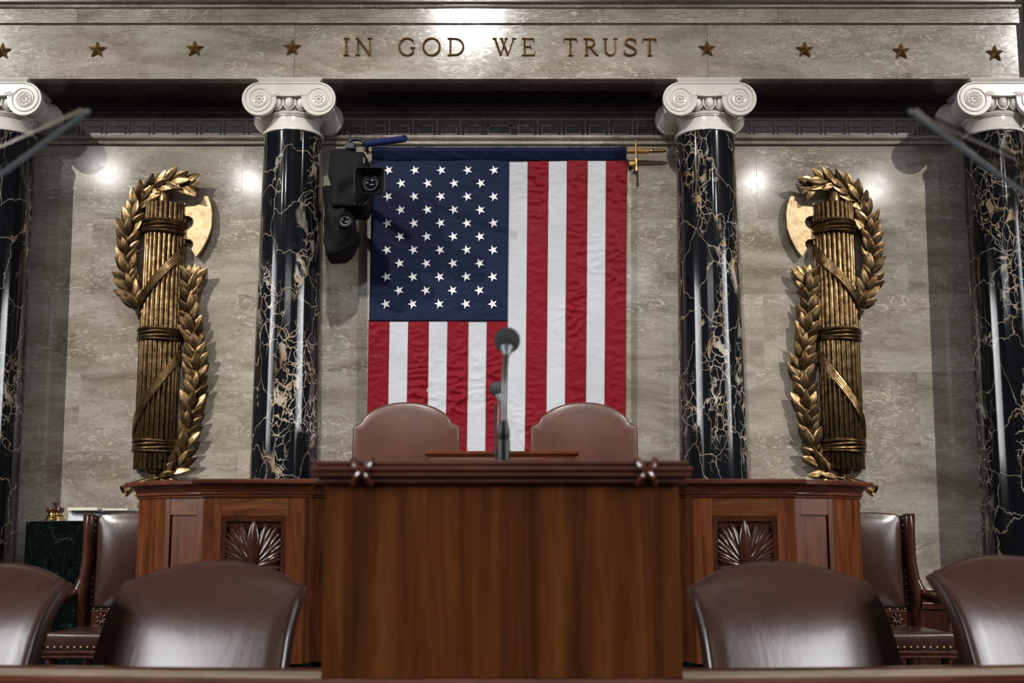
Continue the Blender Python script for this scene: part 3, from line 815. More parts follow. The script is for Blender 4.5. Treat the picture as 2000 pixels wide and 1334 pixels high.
        while d < tot:
            i = max(j for j in range(len(L)) if L[j] <= d); i = min(i, len(pts)-2)
            p = pts[i].lerp(pts[i+1], (d-L[i])/max(1e-6, L[i+1]-L[i])); t = (pts[i+1]-pts[max(0, i-1)]).normalized()
            t.y = 0; t.normalize()
            for side in (-1, 1):
                a = side*rnd.uniform(.45, .74); dv = Matrix.Rotation(a, 3, 'Y') @ t
                put(p+Vector((0, -.004, 0)), dv, rnd.uniform(.155, .195), rnd.uniform(.05, .28))
            if k % 2 == 0: put(p+Vector((rnd.uniform(-.01, .01), -.022, 0)), Matrix.Rotation(rnd.uniform(-.18, .18), 3, 'Y') @ t, rnd.uniform(.15, .18), rnd.uniform(.10, .25))
            if k % 2 == 1:
                MBb = MB().sphere(p+Vector((rnd.uniform(-.03, .03), -.03, rnd.uniform(-.02, .02))), .010, 8, 6); MBb.build('berry', 'bronze', b_, True)
            d += dens; k += 1
        t = (pts[-1]-pts[-3]).normalized()
        for a in (-.35, 0, .35): put(pts[-1], Matrix.Rotation(a, 3, 'Y') @ t, .15, .05)
    branch([(276, 612, 9.9), (262, 580, 9.91), (252, 545, 9.945), (249, 500, 9.945), (252, 455, 9.945), (263, 415, 9.945), (283, 383, 9.91), (309, 363, 9.88), (335, 356, 9.86), (356, 360, 9.86)], 0, 0, .080)
    branch([(300, 936, 9.9), (330, 926, 9.91), (352, 900, 9.945), (364, 862, 9.945), (373, 815, 9.945), (379, 770, 9.945), (383, 725, 9.945), (381, 680, 9.945), (374, 635, 9.945), (371, 590, 9.945), (376, 550, 9.945)], 0, 0, .080)
    # curled stem end: an open horn
    a, c = q(300, 934, 9.9), q(241, 960, 9.82)
    mid = q(266, 946, 9.87)
    pth = crom([a, mid, c], 8); n = len(pth)
    m = MB(); m.tube(pth, [.016+.036*(i/(n-1))**1.3 for i in range(n)], 16, caps=False)
    m.tube([pth[-1], pth[-2], pth[-4], pth[-7]], [.052, .044, .03, .01], 16, caps=False)
    m.build('branch_horn', 'bronze', f, True)
    return f
make_fasces(1, 'bronze fasces with axe blade turned right, on the wall left of the flag')
make_fasces(-1, 'bronze fasces with axe blade turned left, on the wall right of the flag')

# ================================================================== SPEAKER CHAIRS, SMALL LECTERN
def arch_outline(w, zs, zt, sh=.055, n=36, z0=0, wb=None):
    """flat-shouldered arched top: half width w, shoulder height zs, top zt"""
    wb = wb or w; pts = [(-wb, z0), (wb, z0)]
    for k in range(1, 6): t = k/6; pts.append((wb+(w-wb)*t, z0+(zs-.03-z0)*t))
    pts += [(w, zs-.012), (w-.008, zs), (w-sh*.6, zs+.010), (w-sh, zs+.022)]
    for k in range(1, n):
        a = math.radians(12+(180-24)*k/n); ax, az = w-sh, zt-zs-.022
        pts.append((ax*math.cos(a)/math.cos(math.radians(12)), zs+.022+az*(math.sin(a)-math.sin(math.radians(12)))/(1-math.sin(math.radians(12)))))
    pts += [(-(w-sh), zs+.022), (-(w-sh*.6), zs+.010), (-(w-.008), zs), (-w, zs-.012)]
    for k in range(5, 0, -1): t = k/6; pts.append((-(wb+(w-wb)*t), z0+(zs-.03-z0)*t))
    return pts
for pxc, lab in ((794, 'arch-backed brown leather chair behind the desk, on the left'), (1140, 'arch-backed brown leather chair behind the desk, on the right')):
    yb = 8.95; base = Vector((xat(pxc, 850, yb), yb, 1.0))
    ch = thing('high_back_chair', base, lab, 'chair', 'high-backed chairs behind the rostrum')
    zs, zt = zat(833, yb)-1.0, zat(788, yb)-1.0
    wch = 102*at(975, 850, yb).length/ FPX*1.0
    wch = xat(975+102.5, 850, yb)
    ol = arch_outline(wch, zs, zt, z0=.5, wb=wch*1.02)
    b_ = pillow(ol, .07, -.045, .010, .03, 9).build('backrest', 'leather2', ch, True, world=False)
    MB().tube([(x, -.03, z) for x, z in ol[2:]], .006, 6).build('piping', 'piping', b_, True, world=False)
    sm = MB().box(-.36, .36, -.62, .02, .38, .52).build('seat', 'leather2', ch, bevel=.03, world=False)
    for s in (-1, 1):
        MB().tube([(s*.43, .06, .78), (s*.43, -.2, .76), (s*.43, -.5, .72)], .045, 12).build('armrest', 'leather2', ch, True, world=False)
        MB().tube([(s*.41, -.48, .70), (s*.38, -.5, .45)], .025, 8).build('arm_post', 'wood_dark', ch, True, world=False)
        MB().tube([(s*.33, -.55, .38), (s*.34, -.57, 0)], [.032, .02], 10).build('leg', 'wood_dark', ch, True, world=False)
        MB().tube([(s*.33, .0, .5), (s*.34, .06, 0)], [.032, .02], 10).build('leg', 'wood_dark', ch, True, world=False)

ZDT = zat(935, 7.0-.07)          # rostrum desk top
def lectern_small():
    y = 7.75
    x0, x1 = xat(828, 884, y), xat(1132, 884, y); zt = zat(881, y)
    o = thing('desk_lectern', ((x0+x1)/2, y+.2, ZDT), 'low walnut lectern box with moulded top standing between the two arch-backed chairs', 'lectern')
    i = .036
    path = [(x0+i, y+.45), (x0+i, y+i), (x1-i, y+i), (x1-i, y+.45)]
    zb = zt-.058
    B(x0+i, x1-i, y+i, y+.45, ZDT, zb+.02).build('body', 'wood', o)
    MB().sweep(path, [(-.02, zb), (.004, zb), (.012, zb+.012), (.014, zb+.02), (.026, zb+.034), (.03, zb+.036), (.036, zb+.042), (.036, zt-.003), (.033, zt), (-.2, zt)]).build('top_moulding', 'wood_red', o, True)
    B(x0+.05, x1-.05, y+.05, y+.45, zt-.01, zt).build('top', 'wood_h', o)
lectern_small()

# ================================================================== ROSTRUM DESK
ZDB = zat(971, 7.0)              # underside of its cornice
half = [(-2.10, 7.56), (-2.165, 7.45), (-1.945, 7.22), (-1.70, 7.12), (-1.669, 7.0), (-1.097, 7.0), (-1.085, 7.12)]
plan = half + [(-x, y) for x, y in reversed(half)]
desk = thing('rostrum_desk', (0, 7.3, .29), 'long walnut rostrum desk with moulded top and carved leaf panels', 'desk')
inner = [(x*.985, y+.035) for x, y in plan]
MB().slab(inner+[(1.85, 7.6), (1.5, 7.8), (-1.5, 7.8), (-1.85, 7.6)], .64, ZDB+.02).build('carcass', 'wood', desk)
MB().slab([(x*.97, y+.08) for x, y in plan]+[(1.8, 7.6), (-1.8, 7.6)], .29, .64).build('plinth', 'blackplastic', desk)
hD = ZDT-ZDB
MB().sweep(plan, [(-.03, ZDB), (.008, ZDB), (.012, ZDB+.004), (.012, ZDB+.010), (.008, ZDB+.013), (.016, ZDB+.015), (.021, ZDB+.020), (.019, ZDB+.026), (.014, ZDB+.03), (.02, ZDB+.045),
       (.034, ZDB+.062), (.048, ZDB+hD*.70), (.05, ZDB+hD*.72), (.066, ZDB+hD*.73), (.070, ZDB+hD*.78), (.070, ZDT-.006), (.064, ZDT), (-.03, ZDT)]).build('cornice', 'wood_red', desk, True, angle=25)
MB().slab(inner+[(1.85, 7.6), (1.5, 7.85), (-1.5, 7.85), (-1.85, 7.6)], ZDT-.02, ZDT-.002).build('desktop', 'wood_h', desk)
def seg_piece(name, mat, a, b_, t0, t1, z0, z1, out0, out1, parent=desk, bevel=.002):
    a, b_ = Vector(a), Vector(b_); p0, p1 = a.lerp(b_, t0), a.lerp(b_, t1); t = (b_-a).normalized(); n = Vector((t.y, -t.x))
    poly = [p0+n*out0, p1+n*out0, p1+n*out1, p0+n*out1]
    return MB().slab([(p.x, p.y) for p in poly], z0, z1).build(name, mat, parent, bevel=bevel)
LEAF2 = None
def fan_leaf():
    nu, nv = 8, 6; top, bot = [], []
    for j in range(nu+1):
        u = j/nu; hw = .105*(math.sin(PI*(u*.93+.05))**.7)
        for i in range(nv+1):
            s = -1+2*i/nv
            z = .055*math.sin(PI*u)+.05*(1-s*s)*(1-u*.4)+.014*math.cos(s*9)*(1-abs(s))
            top.append((s*hw, u, z)); bot.append((s*hw, u, -.04))
    fs = []; n = (nu+1)*(nv+1)
    for j in range(nu):
        for i in range(nv):
            a = j*(nv+1)+i; fs.append((a, a+1, a+nv+2, a+nv+1))
        a = j*(nv+1); fs.append((a, a+nv+1, n+a+nv+1, n+a)); a += nv; fs.append((a, n+a, n+a+nv+1, a+nv+1))
    return MB().add(top+bot, fs)
def carved(x0, x1, z0, z1, y):
    global LEAF2
    p = B(x0, x1, y+.02, y+.04, z0, z1).build('carved_panel', 'wood_dark', desk)
    MB().box(x0, x1, y+.004, y+.02, z1-.03, z1).box(x0, x0+.03, y+.004, y+.02, z0, z1-.03).box(x1-.03, x1, y+.004, y+.02, z0, z1-.03).build('panel_frame', 'wood_dark', p, bevel=.002)
    xc = (x0+x1)/2; zb = z1-.285
    def put(ang, ln, off, yoff, wd=1.0):
        global LEAF2
        a = math.radians(ang); Yv = Vector((math.sin(a), -.04, math.cos(a))).normalized(); Zv = Vector((0, -1, 0)); Zv = (Zv-Yv*Zv.dot(Yv)).normalized(); Xv = Yv.cross(Zv)
        mt = Matrix.Translation(Vector((xc, y+.012+yoff, zb))+Vector((math.sin(a), 0, math.cos(a)))*off - ORG['rostrum_desk']) @ Matrix((Xv, Yv, Zv)).transposed().to_4x4() @ Matrix.Diagonal((ln*wd, ln, ln*.7, 1))
        if LEAF2 is None: LEAF2 = o = fan_leaf().build('carved_leaf', 'wood_dark', p, True, world=False, angle=60)
        else: o = inst(LEAF2, p)
        o.matrix_basis = mt
    put(0, .262, 0, -.004, 1.25)
    for s in (-1, 1):
        for ang, ln, off in ((17, .235, .02), (31, .23, .03), (45, .205, .03), (59, .165, .03), (73, .15, .02), (92, .14, .02)): put(s*ang, ln, off, .004, .95)
        for ang, ln, off in ((24, .12, .13), (38, .115, .13), (52, .10, .11), (66, .08, .09)): put(s*ang, ln, off, -.006, .8)
for s in (-1, 1):
    def g(p): return (p[0]*-s, p[1])
    def ends(a, b_): return (g(a), g(b_)) if s == -1 else (g(b_), g(a))
    # projecting pier with the carved panel
    D_, E_ = half[4], half[5]
    a, b_ = ends(D_, E_)
    wD = E_[0]-D_[0]; st_ = .10
    tt = st_/wD
    seg_piece('stile', 'wood', a, b_, 0, tt*1.02, .64, ZDB, -.04, 0); seg_piece('stile', 'wood', a, b_, 1-tt*1.02, 1, .64, ZDB, -.04, 0)
    zr = zat(1008, 7.0)
    seg_piece('rail', 'wood_h', a, b_, tt, 1-tt, zr, ZDB, -.04, -.001); seg_piece('rail', 'wood_h', a, b_, tt, 1-tt, .64, .78, -.04, -.001)
    xa, xb = sorted((a[0]+st_, b_[0]-st_)) if a[0] < b_[0] else sorted((a[0]-st_, b_[0]+st_))
    carved(xa, xb, zr-.42, zr, 7.0)
    seg_piece('panel', 'wood', a, b_, tt, 1-tt, .78, zr-.42, -.04, -.012)
    # receding bay
    a, b_ = ends(half[2], half[3]); f0, f1 = (.12, .86) if s == -1 else (.14, .88)
    f0, f1 = (.0, 1)
    seg_piece('stile', 'wood', a, b_, 0, .14, .64, ZDB, -.04, 0); seg_piece('stile', 'wood', a, b_, .86, 1, .64, ZDB, -.04, 0)
    zr2 = zat(1006, 7.17)
    seg_piece('rail', 'wood_h', a, b_, .14, .86, zr2, ZDB, -.04, -.002); seg_piece('panel', 'wood', a, b_, .14, .86, .74, zr2, -.04, -.014); seg_piece('rail', 'wood_h', a, b_, .14, .86, .64, .74, -.04, -.002)
    # end pier
    a, b_ = ends(half[1], half[2]); seg_piece('stile', 'wood', a, b_, 0, 1, .64, ZDB, -.04, .003)
    a, b_ = ends(half[0], half[1]); seg_piece('panel', 'wood', a, b_, 0, 1, .64, ZDB, -.04, .002)
    a, b_ = ends(half[3], half[4]); seg_piece('panel', 'wood', a, b_, 0, 1, .64, ZDB, -.03, .0)
    a, b_ = ends(half[5], half[6]); seg_piece('panel', 'wood', a, b_, 0, 1, .64, ZDB, -.03, .0)
for k in range(5):
    seg_piece('panel', 'wood', (-1.085, 7.12), (1.085, 7.12), k/5+.002, (k+1)/5-.002, .64, ZDB, -.04, 0)

# ================================================================== CLERK DESK (front) AND LECTERN
YD = 3.0
zl = zat(1324.5, YD)
def dcurve(x): return YD+.055*x*x
xs = [-2.2+4.4*k/44 for k in range(45)]
fd = thing('clerk_desk', (0, 3.3, 0), 'curved front desk with tan ledge and reddish moulding along the bottom edge', 'desk')
path = [(x, dcurve(x)) for x in xs]
MB().sweep(path, [(-.03, .0), (-.03, zl-.13), (-.012, zl-.12), (-.012, zl-.095), (.0, zl-.09), (.004, zl-.07), (-.004, zl-.055), (-.004, zl-.045), (.006, zl-.038), (.014, zl-.028), (.016, zl-.016), (.010, zl-.006), (.004, zl-.001), (-.02, zl-.001), (-.02, 0)]).build('front_moulding', 'wood_red', fd, True, angle=30)
LX0, LX1 = xat(631, 1150, YD), xat(1330, 1150, YD)
for nm, x0, x1 in (('ledge', -2.2, LX0-.004), ('ledge', LX1+.004, 2.2)):
    pp = [x0+(x1-x0)*k/20 for k in range(21)]
    poly = [(x, dcurve(x)) for x in pp]+[(x, dcurve(x)+.135) for x in reversed(pp)]
    MB().slab(poly, zl-.02, zl).build(nm, 'tan', fd)
    poly = [(x, dcurve(x)+.135) for x in pp]+[(x, dcurve(x)+.155) for x in reversed(pp)]
    MB().slab(poly, zl-.25, zl+.006).build('ledge_lip', 'wood_red', fd)
poly = path+[(x, dcurve(x)+.16) for x in reversed(xs)]
MB().slab([(x, y+.015) for x, y in poly], 0, zl-.022).build('carcass', 'wood_red', fd)

ZL = zat(898, YD-.03)
lec = thing('lectern', ((LX0+LX1)/2, YD+.2, zl), 'tall walnut lectern with reeded top moulding and crossed ribbons, microphone on top', 'lectern')
zlm = zat(946, YD-.0)
B(LX0, LX1, YD+.002, YD+.44, zl+.0005, zlm+.02).build('front_panel', 'wood_veneer', lec)
pth = [(LX0, YD+.44), (LX0, YD), (LX1, YD), (LX1, YD+.44)]
hR = ZL-zlm; prof = [(-.05, zlm), (.006, zlm)]
cent = [(.012, .13), (.024, .38), (.027, .62), (.018, .86)]
for o_, t in cent:
    rz = hR*.125
    for k in range(9):
        a = -PI/2+PI*k/8; prof.append((o_+.009*math.cos(a)-.004, zlm+hR*t+rz*math.sin(a)))
prof += [(0, ZL), (-.05, ZL)]
MB().sweep(pth, prof).build('reeded_moulding', 'wood_red', lec, True, angle=40)
B(LX0+.03, LX1-.03, YD+.03, YD+.44, ZL-.02, ZL-.001).build('top', 'wood_red', lec)
for px in (706, 1264):
    xx = xat(px, 920, YD-.03)
    rb = MB()
    for s in (-1, 1):
        rb.tube([(xx-s*.022, YD-.012, ZL+.001), (xx-s*.016, YD-.030, ZL-hR*.2), (xx, YD-.036, ZL-hR*.5), (xx+s*.014, YD-.030, ZL-hR*.78), (xx+s*.02, YD-.012, zlm+.001)], .0085, 8)
    rb.build('crossed_ribbon', 'wood_red', lec, True)

def gooseneck(name, pts_px, Y, ball, rball, cone, label, stem_r, base_px, zbase):
    bx = at(*base_px, Y)
    o = thing(name, (bx.x, Y, zbase), label, 'microphone', 'gooseneck microphones')
    path = crom([at(x, y, Yp) for x, y, Yp in pts_px], 8)
    MB().tube(path, stem_r, 12).build('gooseneck', 'gunmetal', o, True)
    c = at(*ball)
    MB().sphere(c, rball, 28, 18).build('foam_windscreen', 'greyfoam', o, True)
    d = (path[-1]-c).normalized(); e = path[-1]
    MB().tube([e-d*-.004, e-d*rball*.15, c+d*rball*.62, c+d*rball*.3], [stem_r, stem_r*1.5, rball*.62, rball*.64], 24).build('capsule_cone', 'gunmetal', o, True)
    return o, path
o, pth_ = gooseneck('microphone', [(984, 832, 3.22), (984, 790, 3.22), (985, 745, 3.225), (987, 710, 3.21), (989, 693, 3.195)], 3.22, (990.5, 665, 3.225), .0350, 0, 'large dark microphone on a grey gooseneck standing on the front lectern', .0076, (983, 897), ZL-.001)
b0 = at(983.5, 897, 3.22)
MB().lathe([(.001, ZL-.001), (.017, ZL-.001), (.017, zat(862, 3.22)), (.015, zat(858, 3.22)), (.017, zat(854, 3.22)), (.0165, zat(842, 3.22)), (.010, zat(822, 3.22)), (.001, zat(822, 3.22))], (b0.x, 3.22, 0), 'Z', 24).build('base', 'blackplastic', o, True)
ym = 7.3
o, pth_ = gooseneck('microphone', [(975, 932, ym), (974, 880, ym), (973, 830, ym), (974, 795, ym-.01), (975, 783, ym-.02)], ym, (971, 760, ym), .046, 0, 'smaller microphone seen behind the front one, standing on the rostrum desk', .0075, (975, 935), ZDT-.002)
MB().lathe([(.001, ZDT-.002), (.05, ZDT-.002), (.05, ZDT+.012), (.02, ZDT+.03), (.001, ZDT+.03)], (at(975, 932, ym).x, ym, 0), 'Z', 24).build('base', 'blackplastic', o, True)
MB().tube([at(971, 790, ym)+Vector((-.012, 0, 0)), at(972, 840, ym)+Vector((-.018, 0, 0)), at(974, 925, ym)+Vector((-.016, 0, 0))], .005, 8).build('cable', 'blackplastic', o, True)

# ================================================================== FRONT LEATHER CHAIRS
def front_chair(xc, yb, ztop, yaw, label, wtop=.34, zcorner=.085):
    """xc,yb: centre of the back's top in plan; backrest built around its lower edge then reclined"""
    zb = .62; H_ = ztop-zb; rec = math.radians(17)
    yw = math.radians(yaw)
    base = Vector((xc, yb, .2))
    ch = thing('swivel_chair', base, label, 'chair', 'leather chairs behind the front desk', yw)
    hl = H_/math.cos(rec); wb = wtop+.03
    n = 26; ol = [(-wb, 0), (-wb*.5, 0), (wb*.5, 0), (wb, 0)]
    for k in range(1, 14): t = k/14; ol.append((wb+(wtop-wb)*t, (hl-zcorner-.012)*t))
    ol += [(wtop-.001, hl-zcorner-.006), (wtop-.008, hl-zcorner+.004)]
    for k in range(1, n):
        t = 1-2*k/n; ol.append(((wtop-.012)*t, hl-zcorner*abs(t)**2.1+.004*0))
    ol += [(-(wtop-.008), hl-zcorner+.004), (-(wtop-.001), hl-zcorner-.006)]
    for k in range(13, 0, -1): t = k/14; ol.append((-(wb+(wtop-wb)*t), (hl-zcorner-.012)*t))
    loc = Vector((0, -math.tan(rec)*H_+.0, zb-.2)); rot = (-rec, 0, 0)
    m = pillow(ol, .012, -.05, .018, .038, 10, 1.8)
    # the back curls away near its top
    for v in m.v:
        t = max(0, (v.z/hl-.62)/.38); v.y += .085*t*t
    bk = m.build('backrest', 'leather', ch, True, world=False, angle=70); bk.location = loc; bk.rotation_euler = rot
    pm = MB().tube([(x, -.036+.085*max(0, (z/hl-.62)/.38)**2, z) for x, z in ol[4:]], .0055, 6)
    pm.build('piping', 'piping', bk, True, world=False)
    seat = pillow([(-.27, -.44), (.27, -.44), (.29, -.25), (.27, 0), (-.27, 0), (-.29, -.25)], .0, -.09, .03, .02)
    for v in seat.v: v.y, v.z = v.z, -v.y+.42-.09
    for v in seat.v: v.y += loc.y+.02
    seat.build('seat', 'leather', ch, True, world=False)
    yy = loc.y-.2
    MB().tube([(0, yy, .34), (0, yy, .06)], .03, 12).build('post', 'gunmetal', ch, True, world=False)
    for k in range(5):
        a = 2*PI*k/5; e = Vector((.28*math.cos(a), yy+.28*math.sin(a), .05))
        g_ = MB().tube([(0, yy, .09), e], [.03, .018], 8).build('leg', 'wood_dark', ch, True, world=False)
        MB().sphere((e.x, e.y, .025), .025, 10, 8).build('caster', 'blackplastic', g_, True, world=False)
    for s in (-1, 1):
        MB().tube([(s*.31, loc.y+.06, .62), (s*.32, loc.y-.15, .60), (s*.32, loc.y-.28, .58), (s*.31, loc.y-.30, .36), (s*.25, loc.y-.28, .33)], .022, 10).build('armrest', 'wood_dark', ch, True, world=False)
    return ch
def fc(pxc, pyt, Y, yaw, label, **k):
    p = at(pxc, pyt, Y); return front_chair(p.x, Y, p.z, yaw, label, **k)
fc(422, 1090, 3.95, -24, 'brown leather chair back left of the lectern, nearest to it')
fc(1519, 1091, 3.95, 24, 'brown leather chair back right of the lectern, nearest to it')
fc(-12, 1094, 4.05, -34, 'brown leather chair back cut off by the left edge of the picture', wtop=.375, zcorner=.06)
fc(1963, 1078, 4.05, 34, 'brown leather chair back cut off by the right edge of the picture', wtop=.375, zcorner=.06)

# ================================================================== SIDE ARMCHAIRS
def side_chair(sx, label):
    yb = 8.22
    xo = xat(975-812, 1090, yb)                     # outer edge of the back (left chair)
    w_ = .29; xc = (xo+w_)*sx
    ch = thing('armchair', (xc, yb, .29), label, 'chair', 'wooden armchairs beside the rostrum')
    zt = zat(1001, yb)-.29; zbk = zat(1186, yb)-.29
    iw = w_-.085
    ol = [(-iw, zbk), (-iw*.5, zbk), (0, zbk), (iw*.5, zbk), (iw, zbk)]+[(iw, zbk+(zt-.02-zbk)*k/10) for k in range(1, 10)]+[(iw, zt-.045), (iw-.012, zt-.02)]
    ol += [(iw*(1-2*k/12), zt-.012+.014*math.sin(PI*k/12)) for k in range(1, 12)]+[(-iw+.012, zt-.02), (-iw, zt-.045)]+[(-iw, zbk+(zt-.02-zbk)*k/10) for k in range(9, 0, -1)]
    pillow(ol, .05, -.015, .015, .055, 7, 2.6).build('back_cushion', 'leather_dark', ch, True, world=False)
    B(-iw-.04, iw+.04, .0, .055, zbk-.03, zt-.02).build('back_board', 'leather_dark', ch, world=False)
    for s in (-1, 1):
        # stile that flares out into the arm
        st = [(s*(w_-.035), -.012, zt-.015), (s*(w_-.033), -.014, zt-.1), (s*(w_-.037), -.016, zt-.3), (s*(w_-.02), -.02, zbk+.16), (s*(w_-.012), -.024, zbk+.05), (s*(w_-.022), -.02, zbk-.06), (s*(w_-.022), -.02, .40)]
        b_ = MB().tube(crom(st, 5), [.030+.012*math.sin(min(1, k/30)*PI) for k in range(31)], 10, flat=1.0).build('stile', 'wood_dark', ch, True, world=False)
        MB().tube([Vector((s*(w_-.004), -.04, zt-.02))]+[Vector((x+s*.026, y-.016, z)) for x, y, z in st[1:5]], .007, 6).build('bead', 'wood_red', b_, True, world=False)
        MB().box(s*(w_-.03)-.03, s*(w_-.03)+.03, -.045, .03, zt-.02, zt-.006).build('stile_cap', 'wood_dark', b_, bevel=.004, world=False)
        arm = crom([(s*(w_-.02), -.02, zbk+.20), (s*(w_+.015), -.03, zbk+.11), (s*(w_+.06), -.08, zbk+.07), (s*(w_+.10), -.22, zbk+.055), (s*(w_+.10), -.40, zbk+.045), (s*(w_+.09), -.5, zbk+.03)], 5)
        a_ = MB().tube(arm, [.034]*len(arm), 10).build('armrest', 'wood_dark', ch, True, world=False)
        MB().tube(crom([(s*(w_+.09), -.46, zbk+.03), (s*(w_+.06), -.44, zbk-.08), (s*(w_+.02), -.46, .40)], 5), .026, 10).build('arm_post', 'wood_dark', a_, True, world=False)
        MB().tube([(s*(w_-.05), .02, .42), (s*(w_-.05), .06, 0)], [.034, .022], 8).build('leg', 'wood_dark', ch, True, world=False)
        MB().tube([(s*(w_+.0), -.48, .36), (s*(w_+.0), -.5, 0)], [.036, .022], 8).build('leg', 'wood_dark', ch, True, world=False)
    nm = MB()
    for s in (-1, 1):
        for k in range(14): nm.sphere((s*(iw+.018), -.008, zbk+.02+(zt-.06-zbk)*k/13), (.008, .006, .008), 8, 5)
    for k in range(9): nm.sphere((-iw+2*iw*k/8, -.006, zbk-.012), (.008, .006, .008), 8, 5)
    tag(nm.build('nailheads', 'nail', ch, True, world=False), kind='stuff')
    zr0_, zr1_ = zat(1228, yb)-.29, zbk-.02
    r_ = B(-w_+.06, w_-.06, -.012, .03, zr0_, zr1_).build('lower_rail', 'wood_dark', ch, bevel=.004, world=False)
    for s in (-1, 1):
        q_ = MB()
        for k in range(7):
            a = 2*PI*k/7; t = MB().sphere((0, 0, 0), (.022, .008, .010), 8, 6).xf(Matrix.Translation((s*(iw-.06)+.024*math.cos(a), -.016, (zr0_+zr1_)/2+.024*math.sin(a))) @ Matrix.Rotation(-a, 4, 'Y')); q_.add(t.v, t.f)
        q_.build('carved_rosette', 'wood_dark', r_, True, world=False)
    zs = zat(1235, yb-.56)-.29
    sw = w_+.02
    seat = pillow([(-sw, -.58), (-sw*.5, -.585), (0, -.59), (sw*.5, -.585), (sw, -.58), (sw, -.3), (sw-.03, -.02), (-sw+.03, -.02), (-sw, -.3)], .0, -.11, .03, .012, 6)
    for v in seat.v: v.y, v.z = v.z, -v.y-.11+zs
    seat.build('seat_cushion', 'leather_dark', ch, True, world=False)
    zf = zs-.11
    MB().sweep([(-sw, -.02), (-sw, -.585), (sw, -.585), (sw, -.02)], [(-.03, zf-.045), (.004, zf-.045), (.010, zf-.036), (.004, zf-.028), (.004, zf-.022), (.012, zf-.014), (.012, zf-.004), (.004, zf+.004), (-.03, zf+.004)]).build('seat_rail', 'wood_dark', ch, True, world=False, angle=30)
    nm = MB()
    for k in range(15): nm.sphere((-sw+.03+(2*sw-.06)*k/14, -.588, zf+.022), (.009, .007, .009), 8, 5)
    tag(nm.build('nailheads', 'nail', ch, True, world=False), kind='stuff')
side_chair(1, 'brown leather armchair with carved dark frame, left of the rostrum desk beside green pedestal')
side_chair(-1, 'brown leather armchair with carved dark frame, right of the rostrum desk')

# ================================================================== GREEN PEDESTAL, INKWELL, PAPERS
yp = 9.0
px0, px1 = xat(49, 1050, yp), xat(250, 1050, yp); zp_ = zat(1017, yp)
pd = thing('pedestal', ((px0+px1)/2, yp+.25, .29), 'square dark green veined marble pedestal behind the left armchair', 'pedestal')
B(px0, px1, yp, yp+.5, .29+.12, zp_).build('block', 'green', pd, bevel=.004)
B(px0-.04, px1+.04, yp-.04, yp+.54, .29, .29+.12).build('plinth', 'green', pd, bevel=.006)
c = at(107, 1017, yp+.16); zi = zp_+.0005; k = .00385
iw = thing('lidded_bell', (c.x, yp+.16, zi), 'small brass desk bell with dark wooden domed lid on the green pedestal', 'bell')
MB().lathe([(.001, 0), (.075, 0), (.075, .012), (.062, .016), (.062, .03), (.066, .034), (.05, .042), (.048, .06), (.001, .06)], (0, 0, 0), 'Z', 32).build('brass_base', 'brass', iw, True, world=False)
MB().lathe([(.001, .058), (.05, .058), (.062, .066), (.066, .08), (.062, .094), (.03, .102), (.012, .106), (.012, .118), (.022, .124), (.022, .132), (.001, .136)], (0, 0, 0), 'Z', 32).build('wooden_lid', 'wood_dark', iw, True, world=False)
xa, xb = xat(137, 1010, yp+.1), xat(262, 1010, yp+.1)
zbx = zat(1001, yp+.1)
bx = tag(B(xa, px1-.01, yp+.06, yp+.36, zp_+.0005, zbx).build('document_box', 'whitepaper'), 'white document box lying on the green pedestal under papers', 'box')
def sheet(name, mat, pts, th, label, cat):
    n = len(pts); zc_ = min(p[2] for p in pts)
    m = MB().add([Vector(p) for p in pts]+[Vector(p)+Vector((0, 0, th)) for p in pts], [tuple(range(n-1, -1, -1)), tuple(range(n, 2*n))]+[(i, (i+1) % n, (i+1) % n+n, i+n) for i in range(n)])
    return tag(m.build(name, mat), label, cat)
sheet('card_folder', 'greycard', [(xa+.03, yp+.03, zbx+.0005), (px1-.02, yp+.02, zbx+.0005), (px1-.02, yp+.3, zbx+.0005), (xa+.04, yp+.33, zbx+.0005)], .012, 'grey card folder lying on the white box', 'folder')
zz = zbx+.013
sheet('paper_folder', 'paper', [(xa+.005, yp+.02, zz), (xa+.23, yp-.01, zz), (xa+.26, yp+.3, zz), (xa+.02, yp+.34, zz)], .022, 'cream paper folder on top of the grey card folder, left one', 'folder')
sheet('paper_folder', 'paper', [(xa+.262, yp+.01, zz), (px1-.015, yp+.005, zz), (px1-.01, yp+.3, zz), (xa+.29, yp+.31, zz)], .014, 'cream paper sheets on the grey card folder, right behind the chair back', 'papers')

# ================================================================== TELEVISION CAMERA
yc = 9.25
tv = thing('video_camera', at(660, 500, 9.4), 'black television camera with rain cover and blue shotgun microphone beside the flag', 'camera')
def q(px, py, Y=yc): return at(px, py, Y)
# covered body
ol = crom([q(643, 296), q(660, 291), (q(700, 297)), q(716, 306), q(718, 360), q(712, 402), q(668, 404), q(648, 398), q(640, 345)], 4)
ol2 = [(p.x, p.z) for p in ol]
m = pillow(ol2, yc+.42, yc-.02, .03, .02)
for v in m.v:
    n_ = mnoise.noise(v*9)*.03; v.y += n_; v.x += mnoise.noise(v*11+Vector((3, 3, 3)))*.022; v.z += mnoise.noise(v*10+Vector((1, 8, 3)))*.016
m.build('rain_cover', 'blackcloth', tv, True, angle=80)
